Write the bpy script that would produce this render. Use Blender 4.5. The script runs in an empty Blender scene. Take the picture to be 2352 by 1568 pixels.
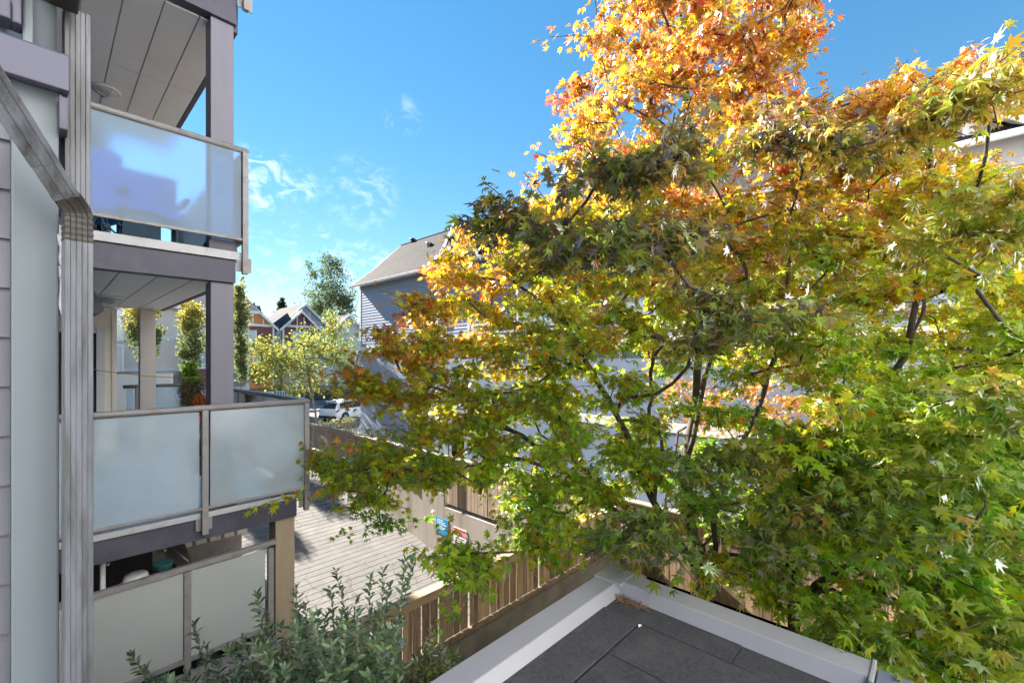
import bpy, math, random
import numpy as np
from mathutils import Vector, Matrix
random.seed(7); RNG = np.random.default_rng(7)
C = bpy.context.scene.collection
sc = bpy.context.scene
R = math.radians
# ---------------------------------------------------------------- camera
# the eye is the origin of heights; X runs along the balcony fronts, Y along the back fence
YAW = R(43.5); SA, CA = math.sin(YAW), math.cos(YAW); F = 1025.0
cam = bpy.data.cameras.new('camera'); co = bpy.data.objects.new('camera', cam); C.objects.link(co)
co.location = (0, 0, 0); co.rotation_euler = (R(90), 0, -(R(90) - YAW))
cam.sensor_width = 36; cam.lens = F / 2352 * 36; cam.shift_y = (824 - 784) / 2352
cam.clip_start = .05; cam.clip_end = 3000; sc.camera = co
# ---------------------------------------------------------------- light
ELEV, GRZ = R(31), R(7)
SUN = Vector((-math.sin(GRZ) * math.cos(ELEV), math.cos(GRZ) * math.cos(ELEV), math.sin(ELEV)))
sl = bpy.data.lights.new('sun', 'SUN'); sl.energy = 4.0; sl.angle = R(.5); sl.color = (1, .93, .82)
so = bpy.data.objects.new('sun', sl); C.objects.link(so); so.location = (0, 20, 30)
so.rotation_euler = SUN.to_track_quat('Z', 'Y').to_euler()
w = bpy.data.worlds.new('World'); sc.world = w; w.use_nodes = True
wn, wl = w.node_tree.nodes, w.node_tree.links
sky = wn.new('ShaderNodeTexSky'); sky.sky_type = 'NISHITA'; sky.sun_disc = False
sky.sun_elevation = ELEV; sky.sun_rotation = -GRZ; sky.air_density = 1.0; sky.dust_density = 0; sky.ozone_density = 2.0
hs = wn.new('ShaderNodeHueSaturation'); hs.inputs['Saturation'].default_value = 1.72; hs.inputs['Hue'].default_value = .497
gm = wn.new('ShaderNodeGamma'); gm.inputs[1].default_value = .6; wl.new(sky.outputs[0], gm.inputs[0]); wl.new(gm.outputs[0], hs.inputs['Color'])
bg = wn['Background']; bg.inputs[1].default_value = .057
tc = wn.new('ShaderNodeTexCoord')
def dirpix(px, py):
    x = (px - 1176) / F; d = Vector((CA + x * SA, SA - x * CA, (824 - py) / F)); return d.normalized()
acc = None
for (px, py, rad, amp) in [(605, 415, 75, .75), (690, 430, 45, .6), (640, 600, 110, .3), (590, 585, 70, .3), (745, 565, 55, .4), (835, 625, 80, .7), (925, 268, 45, .3), (830, 445, 90, .35), (660, 500, 45, .35), (620, 650, 60, .25), (2600, 300, 160, .7), (-400, 420, 200, .7), (3000, 500, 160, .6)]:
    d = dirpix(px, py)
    dot = wn.new('ShaderNodeVectorMath'); dot.operation = 'DOT_PRODUCT'; dot.inputs[1].default_value = d
    wl.new(tc.outputs['Generated'], dot.inputs[0])
    mr = wn.new('ShaderNodeMapRange'); mr.interpolation_type = 'SMOOTHSTEP'
    mr.inputs[1].default_value = math.cos(rad / F); mr.inputs[2].default_value = 1; mr.inputs[4].default_value = amp
    wl.new(dot.outputs['Value'], mr.inputs[0])
    if acc is None: acc = mr.outputs[0]
    else:
        m = wn.new('ShaderNodeMath'); m.operation = 'MAXIMUM'; wl.new(acc, m.inputs[0]); wl.new(mr.outputs[0], m.inputs[1]); acc = m.outputs[0]
nz = wn.new('ShaderNodeTexNoise'); nz.inputs['Scale'].default_value = 24; nz.inputs['Distortion'].default_value = .9; nz.inputs['Detail'].default_value = 6; nz.inputs['Roughness'].default_value = .6
mp = wn.new('ShaderNodeMapping'); mp.inputs['Scale'].default_value = (1, 1, 1.7); wl.new(tc.outputs['Generated'], mp.inputs[0]); wl.new(mp.outputs[0], nz.inputs[0])
mr = wn.new('ShaderNodeMapRange'); mr.inputs[1].default_value = .47; mr.inputs[2].default_value = .8; wl.new(nz.outputs[0], mr.inputs[0])
mm = wn.new('ShaderNodeMath'); mm.operation = 'MULTIPLY'; wl.new(acc, mm.inputs[0]); wl.new(mr.outputs[0], mm.inputs[1])
mx = wn.new('ShaderNodeMix'); mx.data_type = 'RGBA'; wl.new(mm.outputs[0], mx.inputs[0]); wl.new(hs.outputs[0], mx.inputs[6]); mx.inputs[7].default_value = (4.6, 4.9, 5.2, 1)
wl.new(mx.outputs[2], bg.inputs[0])
vs = sc.view_settings; vs.view_transform = 'Standard'; vs.look = 'None'; vs.exposure = 2.85; vs.gamma = 1; vs.use_curve_mapping = False
sc.render.engine = 'CYCLES'; sc.cycles.max_bounces = 10; sc.cycles.transmission_bounces = 8; sc.cycles.diffuse_bounces = 5; sc.cycles.use_denoising = True
# ---------------------------------------------------------------- helpers
def ray(px, py):
    x = (px - 1176) / F; return (CA + x * SA, SA - x * CA, (824 - py) / F)
def at(px, py, u=None, v=None, z=None, Y=None):
    r = ray(px, py)
    t = Y if Y is not None else u / r[0] if u is not None else v / r[1] if v is not None else z / r[2]
    return Vector((r[0] * t, r[1] * t, r[2] * t))
def proj(p):
    Y = p[0] * CA + p[1] * SA; X = p[0] * SA - p[1] * CA
    return 1176 + F * X / max(Y, .01), 824 - F * p[2] / max(Y, .01), Y
class MB:
    def __init__(s): s.v = []; s.f = []
    def add(s, vs, fs):
        n = len(s.v); s.v += [tuple(v) for v in vs]; s.f += [tuple(i + n for i in f) for f in fs]; return s
    def box(s, x0, x1, y0, y1, z0, z1):
        x0, x1 = sorted((x0, x1)); y0, y1 = sorted((y0, y1)); z0, z1 = sorted((z0, z1))
        return s.add([(x0, y0, z0), (x1, y0, z0), (x1, y1, z0), (x0, y1, z0), (x0, y0, z1), (x1, y0, z1), (x1, y1, z1), (x0, y1, z1)],
                     [(0, 3, 2, 1), (4, 5, 6, 7), (0, 1, 5, 4), (1, 2, 6, 5), (2, 3, 7, 6), (3, 0, 4, 7)])
    def prism(s, poly, ext):
        e = Vector(ext); n = len(poly); P = [Vector(p) for p in poly]
        return s.add(P + [p + e for p in P], [tuple(range(n)), tuple(range(2 * n - 1, n - 1, -1))] + [(i, i + n, (i + 1) % n + n, (i + 1) % n) for i in range(n)])
    def tube(s, pts, rad, n=8, cap=True, prof=None, side=None):
        pts = [Vector(p) for p in pts]; m = len(pts)
        if not hasattr(rad, '__len__'): rad = [rad] * m
        vs = []; prev = Vector(side) if side else None
        for i, p in enumerate(pts):
            t = (pts[min(i + 1, m - 1)] - pts[max(i - 1, 0)])
            if t.length < 1e-9: t = Vector((0, 0, 1))
            t.normalize()
            if prev is None: prev = t.orthogonal()
            a = prev - t * prev.dot(t)
            if a.length < 1e-6: a = t.orthogonal()
            a.normalize(); b = t.cross(a); prev = a
            if prof:
                for (x, y) in prof: vs.append(p + (a * x + b * y) * rad[i])
            else:
                for k in range(n):
                    an = 2 * math.pi * k / n; vs.append(p + (a * math.cos(an) + b * math.sin(an)) * rad[i])
        if prof: n = len(prof)
        fs = [(i * n + k, i * n + (k + 1) % n, (i + 1) * n + (k + 1) % n, (i + 1) * n + k) for i in range(m - 1) for k in range(n)]
        if cap: fs += [tuple(range(n - 1, -1, -1)), tuple(range((m - 1) * n, m * n))]
        return s.add(vs, fs)
    def lathe(s, c, prof, n=20):
        c = Vector(c); vs = []
        for (r, z) in prof:
            for k in range(n): vs.append(c + Vector((r * math.cos(2 * math.pi * k / n), r * math.sin(2 * math.pi * k / n), z)))
        m = len(prof)
        return s.add(vs, [(i * n + k, i * n + (k + 1) % n, (i + 1) * n + (k + 1) % n, (i + 1) * n + k) for i in range(m - 1) for k in range(n)] + [tuple(range(n - 1, -1, -1)), tuple(range((m - 1) * n, m * n))])
    def build(s, name, mat, parent=None, bevel=0, smooth=False, kind=None, label=None):
        me = bpy.data.meshes.new(name); me.from_pydata(s.v, [], s.f); me.update()
        if mat: me.materials.append(mat)
        return link(name, me, parent, bevel, smooth, kind, label)
def link(name, me, parent=None, bevel=0, smooth=False, kind=None, label=None):
    o = bpy.data.objects.new(name, me); C.objects.link(o)
    if smooth: me.polygons.foreach_set('use_smooth', [True] * len(me.polygons))
    if bevel:
        b = o.modifiers.new('b', 'BEVEL'); b.width = bevel; b.segments = 2; b.limit_method = 'ANGLE'
    if parent:
        o.parent = parent
        o.location = -Vector(parent['org']) if 'org' in parent.keys() else (0, 0, 0)
    if kind: o['kind'] = kind
    if label: o['label'] = label
    return o
def thing(name, label, cat, loc=(0, 0, 0), group=None):
    o = bpy.data.objects.new(name, None); C.objects.link(o); o.location = loc; o.empty_display_size = .2
    o['org'] = tuple(loc); o['label'] = label; o['category'] = cat
    if group: o['group'] = group
    return o
def tag(o, label, cat, group=None):
    o['label'] = label; o['category'] = cat
    if group: o['group'] = group
    return o
def B(name, mat, parent, x0, x1, y0, y1, z0, z1, bevel=0, **k): return MB().box(x0, x1, y0, y1, z0, z1).build(name, mat, parent, bevel, **k)
# ---------------------------------------------------------------- materials
def M(name, col, rough=.6, var=.18, scale=6, stretch=(1, 1, 1), bump=0, bscale=None, metal=0, spec=.4, rnd=0, dirt=None, dirtamt=0, dscale=1.5, dlo=.5, dhi=.72):
    m = bpy.data.materials.new(name); m.use_nodes = True; n, l = m.node_tree.nodes, m.node_tree.links; b = n['Principled BSDF']
    b.inputs['Roughness'].default_value = rough; b.inputs['Metallic'].default_value = metal; b.inputs['Specular IOR Level'].default_value = spec
    t = n.new('ShaderNodeTexCoord'); oi = n.new('ShaderNodeObjectInfo')
    ad = n.new('ShaderNodeVectorMath'); ad.operation = 'MULTIPLY_ADD'; ad.inputs[1].default_value = (1, 1, 1)
    sc_ = n.new('ShaderNodeMath'); sc_.operation = 'MULTIPLY'; sc_.inputs[1].default_value = 37.0; l.new(oi.outputs['Random'], sc_.inputs[0])
    l.new(t.outputs['Object'], ad.inputs[0]); l.new(sc_.outputs[0], ad.inputs[2])
    mp = n.new('ShaderNodeMapping'); mp.inputs['Scale'].default_value = stretch; l.new(ad.outputs[0], mp.inputs[0])
    nz = n.new('ShaderNodeTexNoise'); nz.inputs['Scale'].default_value = scale; nz.inputs['Detail'].default_value = 7; nz.inputs['Roughness'].default_value = .62
    l.new(mp.outputs[0], nz.inputs[0])
    cr = n.new('ShaderNodeValToRGB'); cr.color_ramp.elements[0].position = .28; cr.color_ramp.elements[1].position = .72
    cr.color_ramp.elements[0].color = (*[c * (1 - var) for c in col], 1); cr.color_ramp.elements[1].color = (*[min(1, c * (1 + var)) for c in col], 1)
    l.new(nz.outputs[0], cr.inputs[0]); out = cr.outputs[0]
    if rnd:
        h = n.new('ShaderNodeHueSaturation'); mr = n.new('ShaderNodeMapRange'); mr.inputs[3].default_value = 1 - rnd; mr.inputs[4].default_value = 1 + rnd
        l.new(oi.outputs['Random'], mr.inputs[0]); l.new(mr.outputs[0], h.inputs['Value']); l.new(out, h.inputs['Color']); out = h.outputs[0]
    if dirt:
        dn = n.new('ShaderNodeTexNoise'); dn.inputs['Scale'].default_value = dscale; dn.inputs['Detail'].default_value = 8; dn.inputs['Roughness'].default_value = .68; l.new(mp.outputs[0], dn.inputs[0])
        r2 = n.new('ShaderNodeMapRange'); r2.inputs[1].default_value = dlo; r2.inputs[2].default_value = dhi; r2.inputs[4].default_value = dirtamt; l.new(dn.outputs[0], r2.inputs[0])
        mi = n.new('ShaderNodeMix'); mi.data_type = 'RGBA'; l.new(r2.outputs[0], mi.inputs[0]); l.new(out, mi.inputs[6]); mi.inputs[7].default_value = (*dirt, 1); out = mi.outputs[2]
    l.new(out, b.inputs['Base Color'])
    if bump:
        bn = n.new('ShaderNodeTexNoise'); bn.inputs['Scale'].default_value = bscale or scale * 6; bn.inputs['Detail'].default_value = 4; l.new(mp.outputs[0], bn.inputs[0])
        bp = n.new('ShaderNodeBump'); bp.inputs['Strength'].default_value = bump; bp.inputs['Distance'].default_value = .01; l.new(bn.outputs[0], bp.inputs['Height']); l.new(bp.outputs[0], b.inputs['Normal'])
    m['_out'] = 0
    return m
def frosted(name, tint, frost=.5, rough=.32, dif=.7):
    m = bpy.data.materials.new(name); m.use_nodes = True; n, l = m.node_tree.nodes, m.node_tree.links; n.remove(n['Principled BSDF'])
    tr = n.new('ShaderNodeBsdfTranslucent'); tr.inputs[0].default_value = (*tint, 1)
    rf = n.new('ShaderNodeBsdfRefraction'); rf.inputs[0].default_value = (*tint, 1); rf.inputs['Roughness'].default_value = rough; rf.inputs['IOR'].default_value = 1.12
    df = n.new('ShaderNodeBsdfDiffuse'); df.inputs[0].default_value = (*[t * .95 for t in tint], 1)
    a = n.new('ShaderNodeMixShader'); a.inputs[0].default_value = dif; l.new(tr.outputs[0], a.inputs[1]); l.new(df.outputs[0], a.inputs[2])
    nz = n.new('ShaderNodeTexNoise'); nz.inputs['Scale'].default_value = 1.6; nz.inputs['Detail'].default_value = 5
    t = n.new('ShaderNodeTexCoord'); l.new(t.outputs['Object'], nz.inputs[0])
    mr = n.new('ShaderNodeMapRange'); mr.inputs[1].default_value = .3; mr.inputs[2].default_value = .7; mr.inputs[3].default_value = frost - .06; mr.inputs[4].default_value = frost + .06; l.new(nz.outputs[0], mr.inputs[0])
    b = n.new('ShaderNodeMixShader'); l.new(mr.outputs[0], b.inputs[0]); l.new(rf.outputs[0], b.inputs[1]); l.new(a.outputs[0], b.inputs[2])
    g = n.new('ShaderNodeBsdfGlossy'); g.inputs['Roughness'].default_value = .12
    fr = n.new('ShaderNodeFresnel'); fr.inputs[0].default_value = 1.45
    c = n.new('ShaderNodeMixShader'); l.new(fr.outputs[0], c.inputs[0]); l.new(b.outputs[0], c.inputs[1]); l.new(g.outputs[0], c.inputs[2])
    l.new(c.outputs[0], n['Material Output'].inputs[0]); return m
def leafmat(name, trans=.5, gloss=.35, tboost=1.5, rough=.42):
    m = bpy.data.materials.new(name); m.use_nodes = True; n, l = m.node_tree.nodes, m.node_tree.links; n.remove(n['Principled BSDF'])
    at_ = n.new('ShaderNodeAttribute'); at_.attribute_name = 'leafcol'
    df = n.new('ShaderNodeBsdfDiffuse'); tr = n.new('ShaderNodeBsdfTranslucent'); gl = n.new('ShaderNodeBsdfGlossy'); gl.inputs['Roughness'].default_value = rough; gl.inputs[0].default_value = (.9, .93, 1, 1)
    k = n.new('ShaderNodeVectorMath'); k.operation = 'SCALE'; k.inputs['Scale'].default_value = tboost; l.new(at_.outputs['Color'], k.inputs[0])
    l.new(at_.outputs['Color'], df.inputs[0]); l.new(k.outputs[0], tr.inputs[0])
    a = n.new('ShaderNodeMixShader'); a.inputs[0].default_value = trans; l.new(df.outputs[0], a.inputs[1]); l.new(tr.outputs[0], a.inputs[2])
    fr = n.new('ShaderNodeFresnel'); fr.inputs[0].default_value = 1.4; mu = n.new('ShaderNodeMath'); mu.operation = 'MULTIPLY'; mu.inputs[1].default_value = gloss * 2.5; l.new(fr.outputs[0], mu.inputs[0])
    b = n.new('ShaderNodeMixShader'); l.new(mu.outputs[0], b.inputs[0]); l.new(a.outputs[0], b.inputs[1]); l.new(gl.outputs[0], b.inputs[2])
    l.new(b.outputs[0], n['Material Output'].inputs[0]); return m
GRIME = (.07, .06, .05)
m_trim = M('grey_green_trim', (.130, .152, .172), .5, .06, 3, dirt=(.085, .09, .09), dirtamt=.45, dscale=3, stretch=(1, 1, .4))
m_vinyl = M('grey_vinyl_siding', (.105, .108, .128), .45, .07, 4, dirt=GRIME, dirtamt=.15, rnd=.04)
m_white = M('white_trim_paint', (.72, .72, .73), .45, .05, 4, dirt=(.4, .38, .34), dirtamt=.25, dscale=4)
m_fascia = M('plum_grey_fascia', (.080, .078, .115), .5, .08, 3, dirt=(.2, .19, .185), dirtamt=.3, dscale=2.5)
m_col = M('taupe_column', (.195, .19, .24), .5, .05, 2, stretch=(6, 6, .5), dirt=(.2, .17, .15), dirtamt=.35, dscale=1.2)
m_col2 = M('pale_column', (.60, .55, .50), .5, .05, 2)
m_coltan = M('tan_column', (.40, .325, .24), .55, .08, 2, stretch=(6, 6, .6), dirt=(.25, .17, .1), dirtamt=.35, dscale=1.5)
m_soff = M('white_vented_soffit', (.92, .90, .86), .5, .04, 3, rnd=.03, bump=.25, bscale=120, dirt=(.5, .46, .4), dirtamt=.2)
m_rail = M('taupe_aluminium_rail', (.30, .285, .29), .42, .1, 10, dirt=(.16, .13, .1), dirtamt=.55, dscale=9)
m_edge = M('pale_deck_edge_metal', (.52, .52, .55), .4, .08, 6, dirt=(.2, .17, .14), dirtamt=.6, dscale=6)
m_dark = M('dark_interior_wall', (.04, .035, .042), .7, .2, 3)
m_black = M('black_plastic', (.018, .018, .022), .4, .2, 10)
m_pipe = M('weathered_downspout', (.115, .122, .142), .34, .1, 3, stretch=(9, 9, .9), dirt=(.035, .032, .028), dirtamt=.9, dscale=1.9, dlo=.44, dhi=.64)
m_pipe2 = M('grimy_downspout_elbow', (.03, .026, .022), .5, .4, 9, stretch=(3, 3, 1), dirt=(.018, .016, .013), dirtamt=.85, dscale=2.2)
m_frost = frosted('frosted_glass', (.62, .82, 1), .07, .42, .4)
m_deckm = M('pale_deck_membrane', (.85, .84, .82), .6, .06, 3, dirt=(.4, .38, .35), dirtamt=.3)
m_frostw = frosted('white_frosted_glass', (.80, .83, .84), .78, .3)
m_frostm = frosted('milky_frosted_glass', (.86, .93, .98), .34, .24)
m_pane = M('window_pane', (.10, .14, .18), .06, .25, .6, spec=.8)
m_paneb = M('pale_window_pane', (.30, .40, .46), .08, .25, .6, spec=.8)
m_felt = M('roofing_felt', (.046, .044, .05), .85, .38, 38, bump=.5, bscale=220, rnd=.1, dirt=(.085, .08, .078), dirtamt=.65, dscale=5)
m_cap = M('roof_cap_metal', (.29, .285, .31), .36, .05, 4, dirt=(.3, .28, .27), dirtamt=.25, dscale=6)
m_capd = M('blue_grey_cap', (.13, .145, .20), .4, .08, 4)
m_wood = M('weathered_cedar', (.27, .18, .115), .75, .4, 2.2, stretch=(16, 16, 1.1), bump=.5, bscale=9, rnd=.45, dirt=(.05, .033, .023), dirtamt=.8, dscale=.7)
m_woodg = M('grey_weathered_cedar', (.33, .25, .185), .8, .25, 2.2, stretch=(16, 16, 1.1), bump=.5, bscale=9, rnd=.25, dirt=(.13, .10, .085), dirtamt=.6, dscale=.7)
m_woodc = M('fence_cap_board', (.40, .29, .18), .75, .3, 3, stretch=(2, 2, 20), bump=.4, bscale=12, dirt=(.10, .08, .05), dirtamt=.6, dscale=3)
m_woodm = M('mossy_cap_board', (.24, .215, .18), .8, .25, 6, bump=.4, dirt=(.20, .20, .04), dirtamt=.7, dscale=4)
m_conc = M('old_concrete', (.36, .32, .28), .85, .2, 2.2, stretch=(1.6, 1.6, .16), bump=.4, bscale=40, dirt=(.09, .075, .06), dirtamt=.75, dscale=1.1)
m_concd = M('dark_concrete', (.15, .13, .11), .8, .3, 2.5, bump=.5, bscale=30, dirt=(.05, .045, .035), dirtamt=.7, dscale=1.5)  # darker concrete for the patio slab and the fence kerb
m_soil = M('bark_mulch', (.13, .095, .065), .95, .5, 20, bump=1, bscale=30)
m_ground = M('ground_earth', (.11, .10, .075), .95, .3, 2, bump=.6)
m_asph = M('asphalt', (.10, .10, .105), .85, .15, 9, bump=.3, bscale=90)
m_pave = M('pale_concrete_paving', (.24, .225, .21), .85, .12, 2, bump=.2)
m_grass = M('lawn', (.07, .12, .03), .9, .4, 8, bump=1, bscale=60)
m_bark = M('maple_bark', (.055, .043, .036), .85, .45, 14, stretch=(1, 1, .4), bump=.7, bscale=40, dirt=(.13, .12, .10), dirtamt=.6, dscale=6)
m_barkl = M('grey_bark', (.17, .14, .11), .85, .35, 10, stretch=(1, 1, .4), bump=.5)
m_hblue = M('blue_grey_siding', (.26, .30, .40), .5, .05, 3)
m_hblue2 = M('pale_blue_siding', (.19, .24, .35), .5, .05, 3, rnd=.05)
m_hgrey = M('grey_gable_board', (.40, .40, .43), .55, .06, 3)
m_hred = M('maroon_siding', (.17, .055, .055), .55, .1, 3)
m_horng = M('ochre_siding', (.48, .22, .07), .55, .1, 3)
m_hbeige = M('beige_siding', (.70, .64, .57), .55, .06, 3)
m_hcream = M('cream_siding', (.84, .77, .67), .55, .05, 3, rnd=.03)
m_bounce = M('pale_bounce_wall', (.78, .81, .85), .6, .05, 3)  # for the added bounce wall behind the eye
m_stone = M('grey_stone_facing', (.30, .28, .27), .8, .35, 3, rnd=.25, bump=.6)
m_metal = M('galvanised_metal', (.45, .45, .46), .35, .1, 6, metal=.7)
m_carw = M('white_car_paint', (.80, .80, .81), .16, .02, 3, spec=.6)
m_tyre = M('tyre_rubber', (.02, .02, .02), .8, .2, 20)
m_redl = M('tail_lamp_red', (.35, .02, .02), .2, .1, 6)
m_pot = M('glazed_pot', (.05, .045, .045), .35, .2, 6)
m_potg = M('grey_planter', (.40, .39, .38), .6, .15, 6)
m_enam = M('white_enamel', (.80, .80, .82), .25, .03, 6)
m_teal = M('teal_plastic', (.10, .30, .32), .35, .1, 6)
m_signb = M('blue_sign_face', (.01, .27, .56), .4, .06, 6)
m_signr = M('red_sign_print', (.58, .06, .05), .4, .06, 6)
m_print = M('white_print', (.82, .82, .82), .45, .03, 6)
m_cloth = M('grey_torn_cloth', (.42, .42, .46), .9, .25, 12, bump=.8, bscale=80)
m_rope = M('yellow_line', (.55, .55, .10), .6, .1, 6)
m_dead = M('dry_needles', (.20, .12, .075), .9, .4, 20)
m_leaf = leafmat('maple_leaf', .62, .16, 1.75)
m_leafw = leafmat('waxy_shrub_leaf', .25, .55, 1.2, .33)
m_leaff = leafmat('far_leaf', .5, .04, 1.5, .6)
def brickmat(name, c1, c2, mort, sx, sz, along='y'):
    m = M(name, c1, .9, .2, 5, spec=.08); n, l = m.node_tree.nodes, m.node_tree.links
    t = n.new('ShaderNodeTexCoord'); s = n.new('ShaderNodeSeparateXYZ'); cb = n.new('ShaderNodeCombineXYZ'); l.new(t.outputs['Object'], s.inputs[0])
    l.new(s.outputs['Y' if along == 'y' else 'X'], cb.inputs[0]); l.new(s.outputs['Z'], cb.inputs[1])
    br = n.new('ShaderNodeTexBrick'); br.inputs['Scale'].default_value = 1; br.inputs['Brick Width'].default_value = sx; br.inputs['Row Height'].default_value = sz; br.inputs['Mortar Size'].default_value = .012
    br.inputs['Color1'].default_value = (*c1, 1); br.inputs['Color2'].default_value = (*c2, 1); br.inputs['Mortar'].default_value = (*mort, 1); l.new(cb.outputs[0], br.inputs[0])
    nz = n.new('ShaderNodeTexNoise'); nz.inputs['Scale'].default_value = 1.3; nz.inputs['Detail'].default_value = 6; l.new(t.outputs['Object'], nz.inputs[0])
    mr = n.new('ShaderNodeMapRange'); mr.inputs[3].default_value = .7; mr.inputs[4].default_value = 1.3; l.new(nz.outputs[0], mr.inputs[0])
    h = n.new('ShaderNodeHueSaturation'); l.new(mr.outputs[0], h.inputs['Value']); l.new(br.outputs[0], h.inputs['Color']); l.new(h.outputs[0], n['Principled BSDF'].inputs['Base Color'])
    return m
m_shing = brickmat('grey_shingle_roof', (.062, .059, .060), (.044, .042, .043), (.022, .021, .021), .34, .10, 'y')
m_shingx = brickmat('pale_shingle_roof', (.085, .08, .077), (.065, .061, .06), (.04, .038, .038), .34, .14, 'x')
m_shingd = brickmat('slate_blue_roof', (.075, .08, .115), (.055, .06, .09), (.03, .03, .04), .34, .14, 'x')
def crackmat():
    m = M('grooved_ramp_concrete', (.155, .147, .14), .85, .13, 1.6, bump=.3, bscale=50, dirt=(.25, .23, .21), dirtamt=.4, dscale=.8); n, l = m.node_tree.nodes, m.node_tree.links; b = n['Principled BSDF']
    src = b.inputs['Base Color'].links[0].from_socket; t = n.new('ShaderNodeTexCoord')
    nz = n.new('ShaderNodeTexNoise'); nz.inputs['Scale'].default_value = 2.5; l.new(t.outputs['Object'], nz.inputs[0])
    ad = n.new('ShaderNodeVectorMath'); ad.operation = 'MULTIPLY_ADD'; ad.inputs[1].default_value = (.35, .35, .35); l.new(nz.outputs['Color'], ad.inputs[0]); l.new(t.outputs['Object'], ad.inputs[2])
    vo = n.new('ShaderNodeTexVoronoi'); vo.feature = 'DISTANCE_TO_EDGE'; vo.inputs['Scale'].default_value = 1.5; l.new(ad.outputs[0], vo.inputs[0])
    lt = n.new('ShaderNodeMapRange'); lt.inputs[1].default_value = .006; lt.inputs[2].default_value = .032; lt.inputs[3].default_value = 1; lt.inputs[4].default_value = 0; l.new(vo.outputs[0], lt.inputs[0])
    n2 = n.new('ShaderNodeTexNoise'); n2.inputs['Scale'].default_value = .28; l.new(t.outputs['Object'], n2.inputs[0])
    m2 = n.new('ShaderNodeMapRange'); m2.inputs[1].default_value = .44; m2.inputs[2].default_value = .5; l.new(n2.outputs[0], m2.inputs[0])
    mu = n.new('ShaderNodeMath'); mu.operation = 'MULTIPLY'; l.new(lt.outputs[0], mu.inputs[0]); l.new(m2.outputs[0], mu.inputs[1])
    mi = n.new('ShaderNodeMix'); mi.data_type = 'RGBA'; l.new(mu.outputs[0], mi.inputs[0]); l.new(src, mi.inputs[6]); mi.inputs[7].default_value = (.10, .09, .085, 1); l.new(mi.outputs[2], b.inputs['Base Color'])
    return m
m_ramp = crackmat()
# ================================================================= SETTING
GZ = -4.9
def rampz(y): return min(GZ, -4.87 - .176 * (23.4 - y))
g = MB()   # ground sheet with the ramp and the planting bed cut out of it
X0, X1, Y0, Y1 = -900, 900, -900, 900
for (a, b, c, d) in [(X0, 2.2, Y0, Y1), (9.7, X1, Y0, Y1), (2.2, 9.7, 23.4, Y1), (2.2, 9.7, Y0, -6)]:
    g.add([(a, c, GZ - .02), (b, c, GZ - .02), (b, d, GZ - .02), (a, d, GZ - .02)], [(0, 1, 2, 3)])
g.build('ground', m_ground, kind='structure')
MB().add([(2.2, -6, -5.0), (9.45, -6, -5.0), (9.45, 5.0, -5.05), (2.2, 5.0, -5.05)], [(0, 1, 2, 3)]).build('planting_bed', m_soil, kind='structure')
r = MB(); y = 23.4; gw, pitch = .020, .25      # driveway ramp: strips with real grooves cut across it
while y > 5.6:
    a, b = y, max(5.6, y - pitch + gw); c = max(5.6, y - pitch)
    za, zb, zc = rampz(a), rampz(b), rampz(c)
    r.add([(2.2, a, za), (9.5, a, za), (9.5, b, zb), (2.2, b, zb)], [(0, 3, 2, 1)])
    r.add([(2.2, b, zb), (9.5, b, zb), (9.5, b, zb - .025), (2.2, b, zb - .025)], [(0, 3, 2, 1)])
    r.add([(2.2, b, zb - .025), (9.5, b, zb - .025), (9.5, c, zc - .025), (2.2, c, zc - .025)], [(0, 3, 2, 1)])
    r.add([(2.2, c, zc - .025), (9.5, c, zc - .025), (9.5, c, zc), (2.2, c, zc)], [(0, 3, 2, 1)])
    y -= pitch
r.build('driveway_ramp', m_ramp, kind='structure')
MB().add([(-60, 34.0, GZ), (90, 34.0, GZ), (90, 42, GZ), (-60, 42, GZ)], [(0, 1, 2, 3)]).build('road', m_asph, kind='structure')
MB().add([(2.2, 23.4, GZ - .004), (13.6, 23.4, GZ - .004), (13.6, 33.85, GZ - .004), (2.2, 33.85, GZ - .004)], [(0, 1, 2, 3)]).build('pavement', m_pave, kind='structure')
B('kerb', m_pave, None, -60, 90, 33.86, 34.0, GZ - .01, GZ + .12, kind='structure')
B('pavement', m_pave, None, -60, 90, 42, 52, GZ - .01, GZ + .14, kind='structure')
MB().add([(-60, 52, GZ + .15), (90, 52, GZ + .15), (90, 61, GZ + .5), (-60, 61, GZ + .5)], [(0, 1, 2, 3)]).build('lawn', m_grass, kind='structure')
# ================================================================= OWN BUILDING
ap = thing('apartment_building', 'grey apartment building with plum fascias, taupe columns and stacked glass balconies', 'apartment building', (0, 2, GZ))
P = lambda name, mat, *b, bev=.004, par=None, **k: B(name, mat, par or ap, *b, bevel=bev, **k)
P('wall', m_vinyl, -5, -.075, 2.03, 10, -6, 9)
P('wall', m_vinyl, -5, .8, 10.04, 14, -6, 12)
P('wall', m_vinyl, -5, 1.1, 14.01, 26, -6, 12.5)  # unseen block added to keep the sun off the flat roof
# unseen pale wall added behind the eye to bounce sunlight onto shaded faces
P('wall', m_bounce, -12, 16, -8.5, -7, -6, 13)
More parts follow.
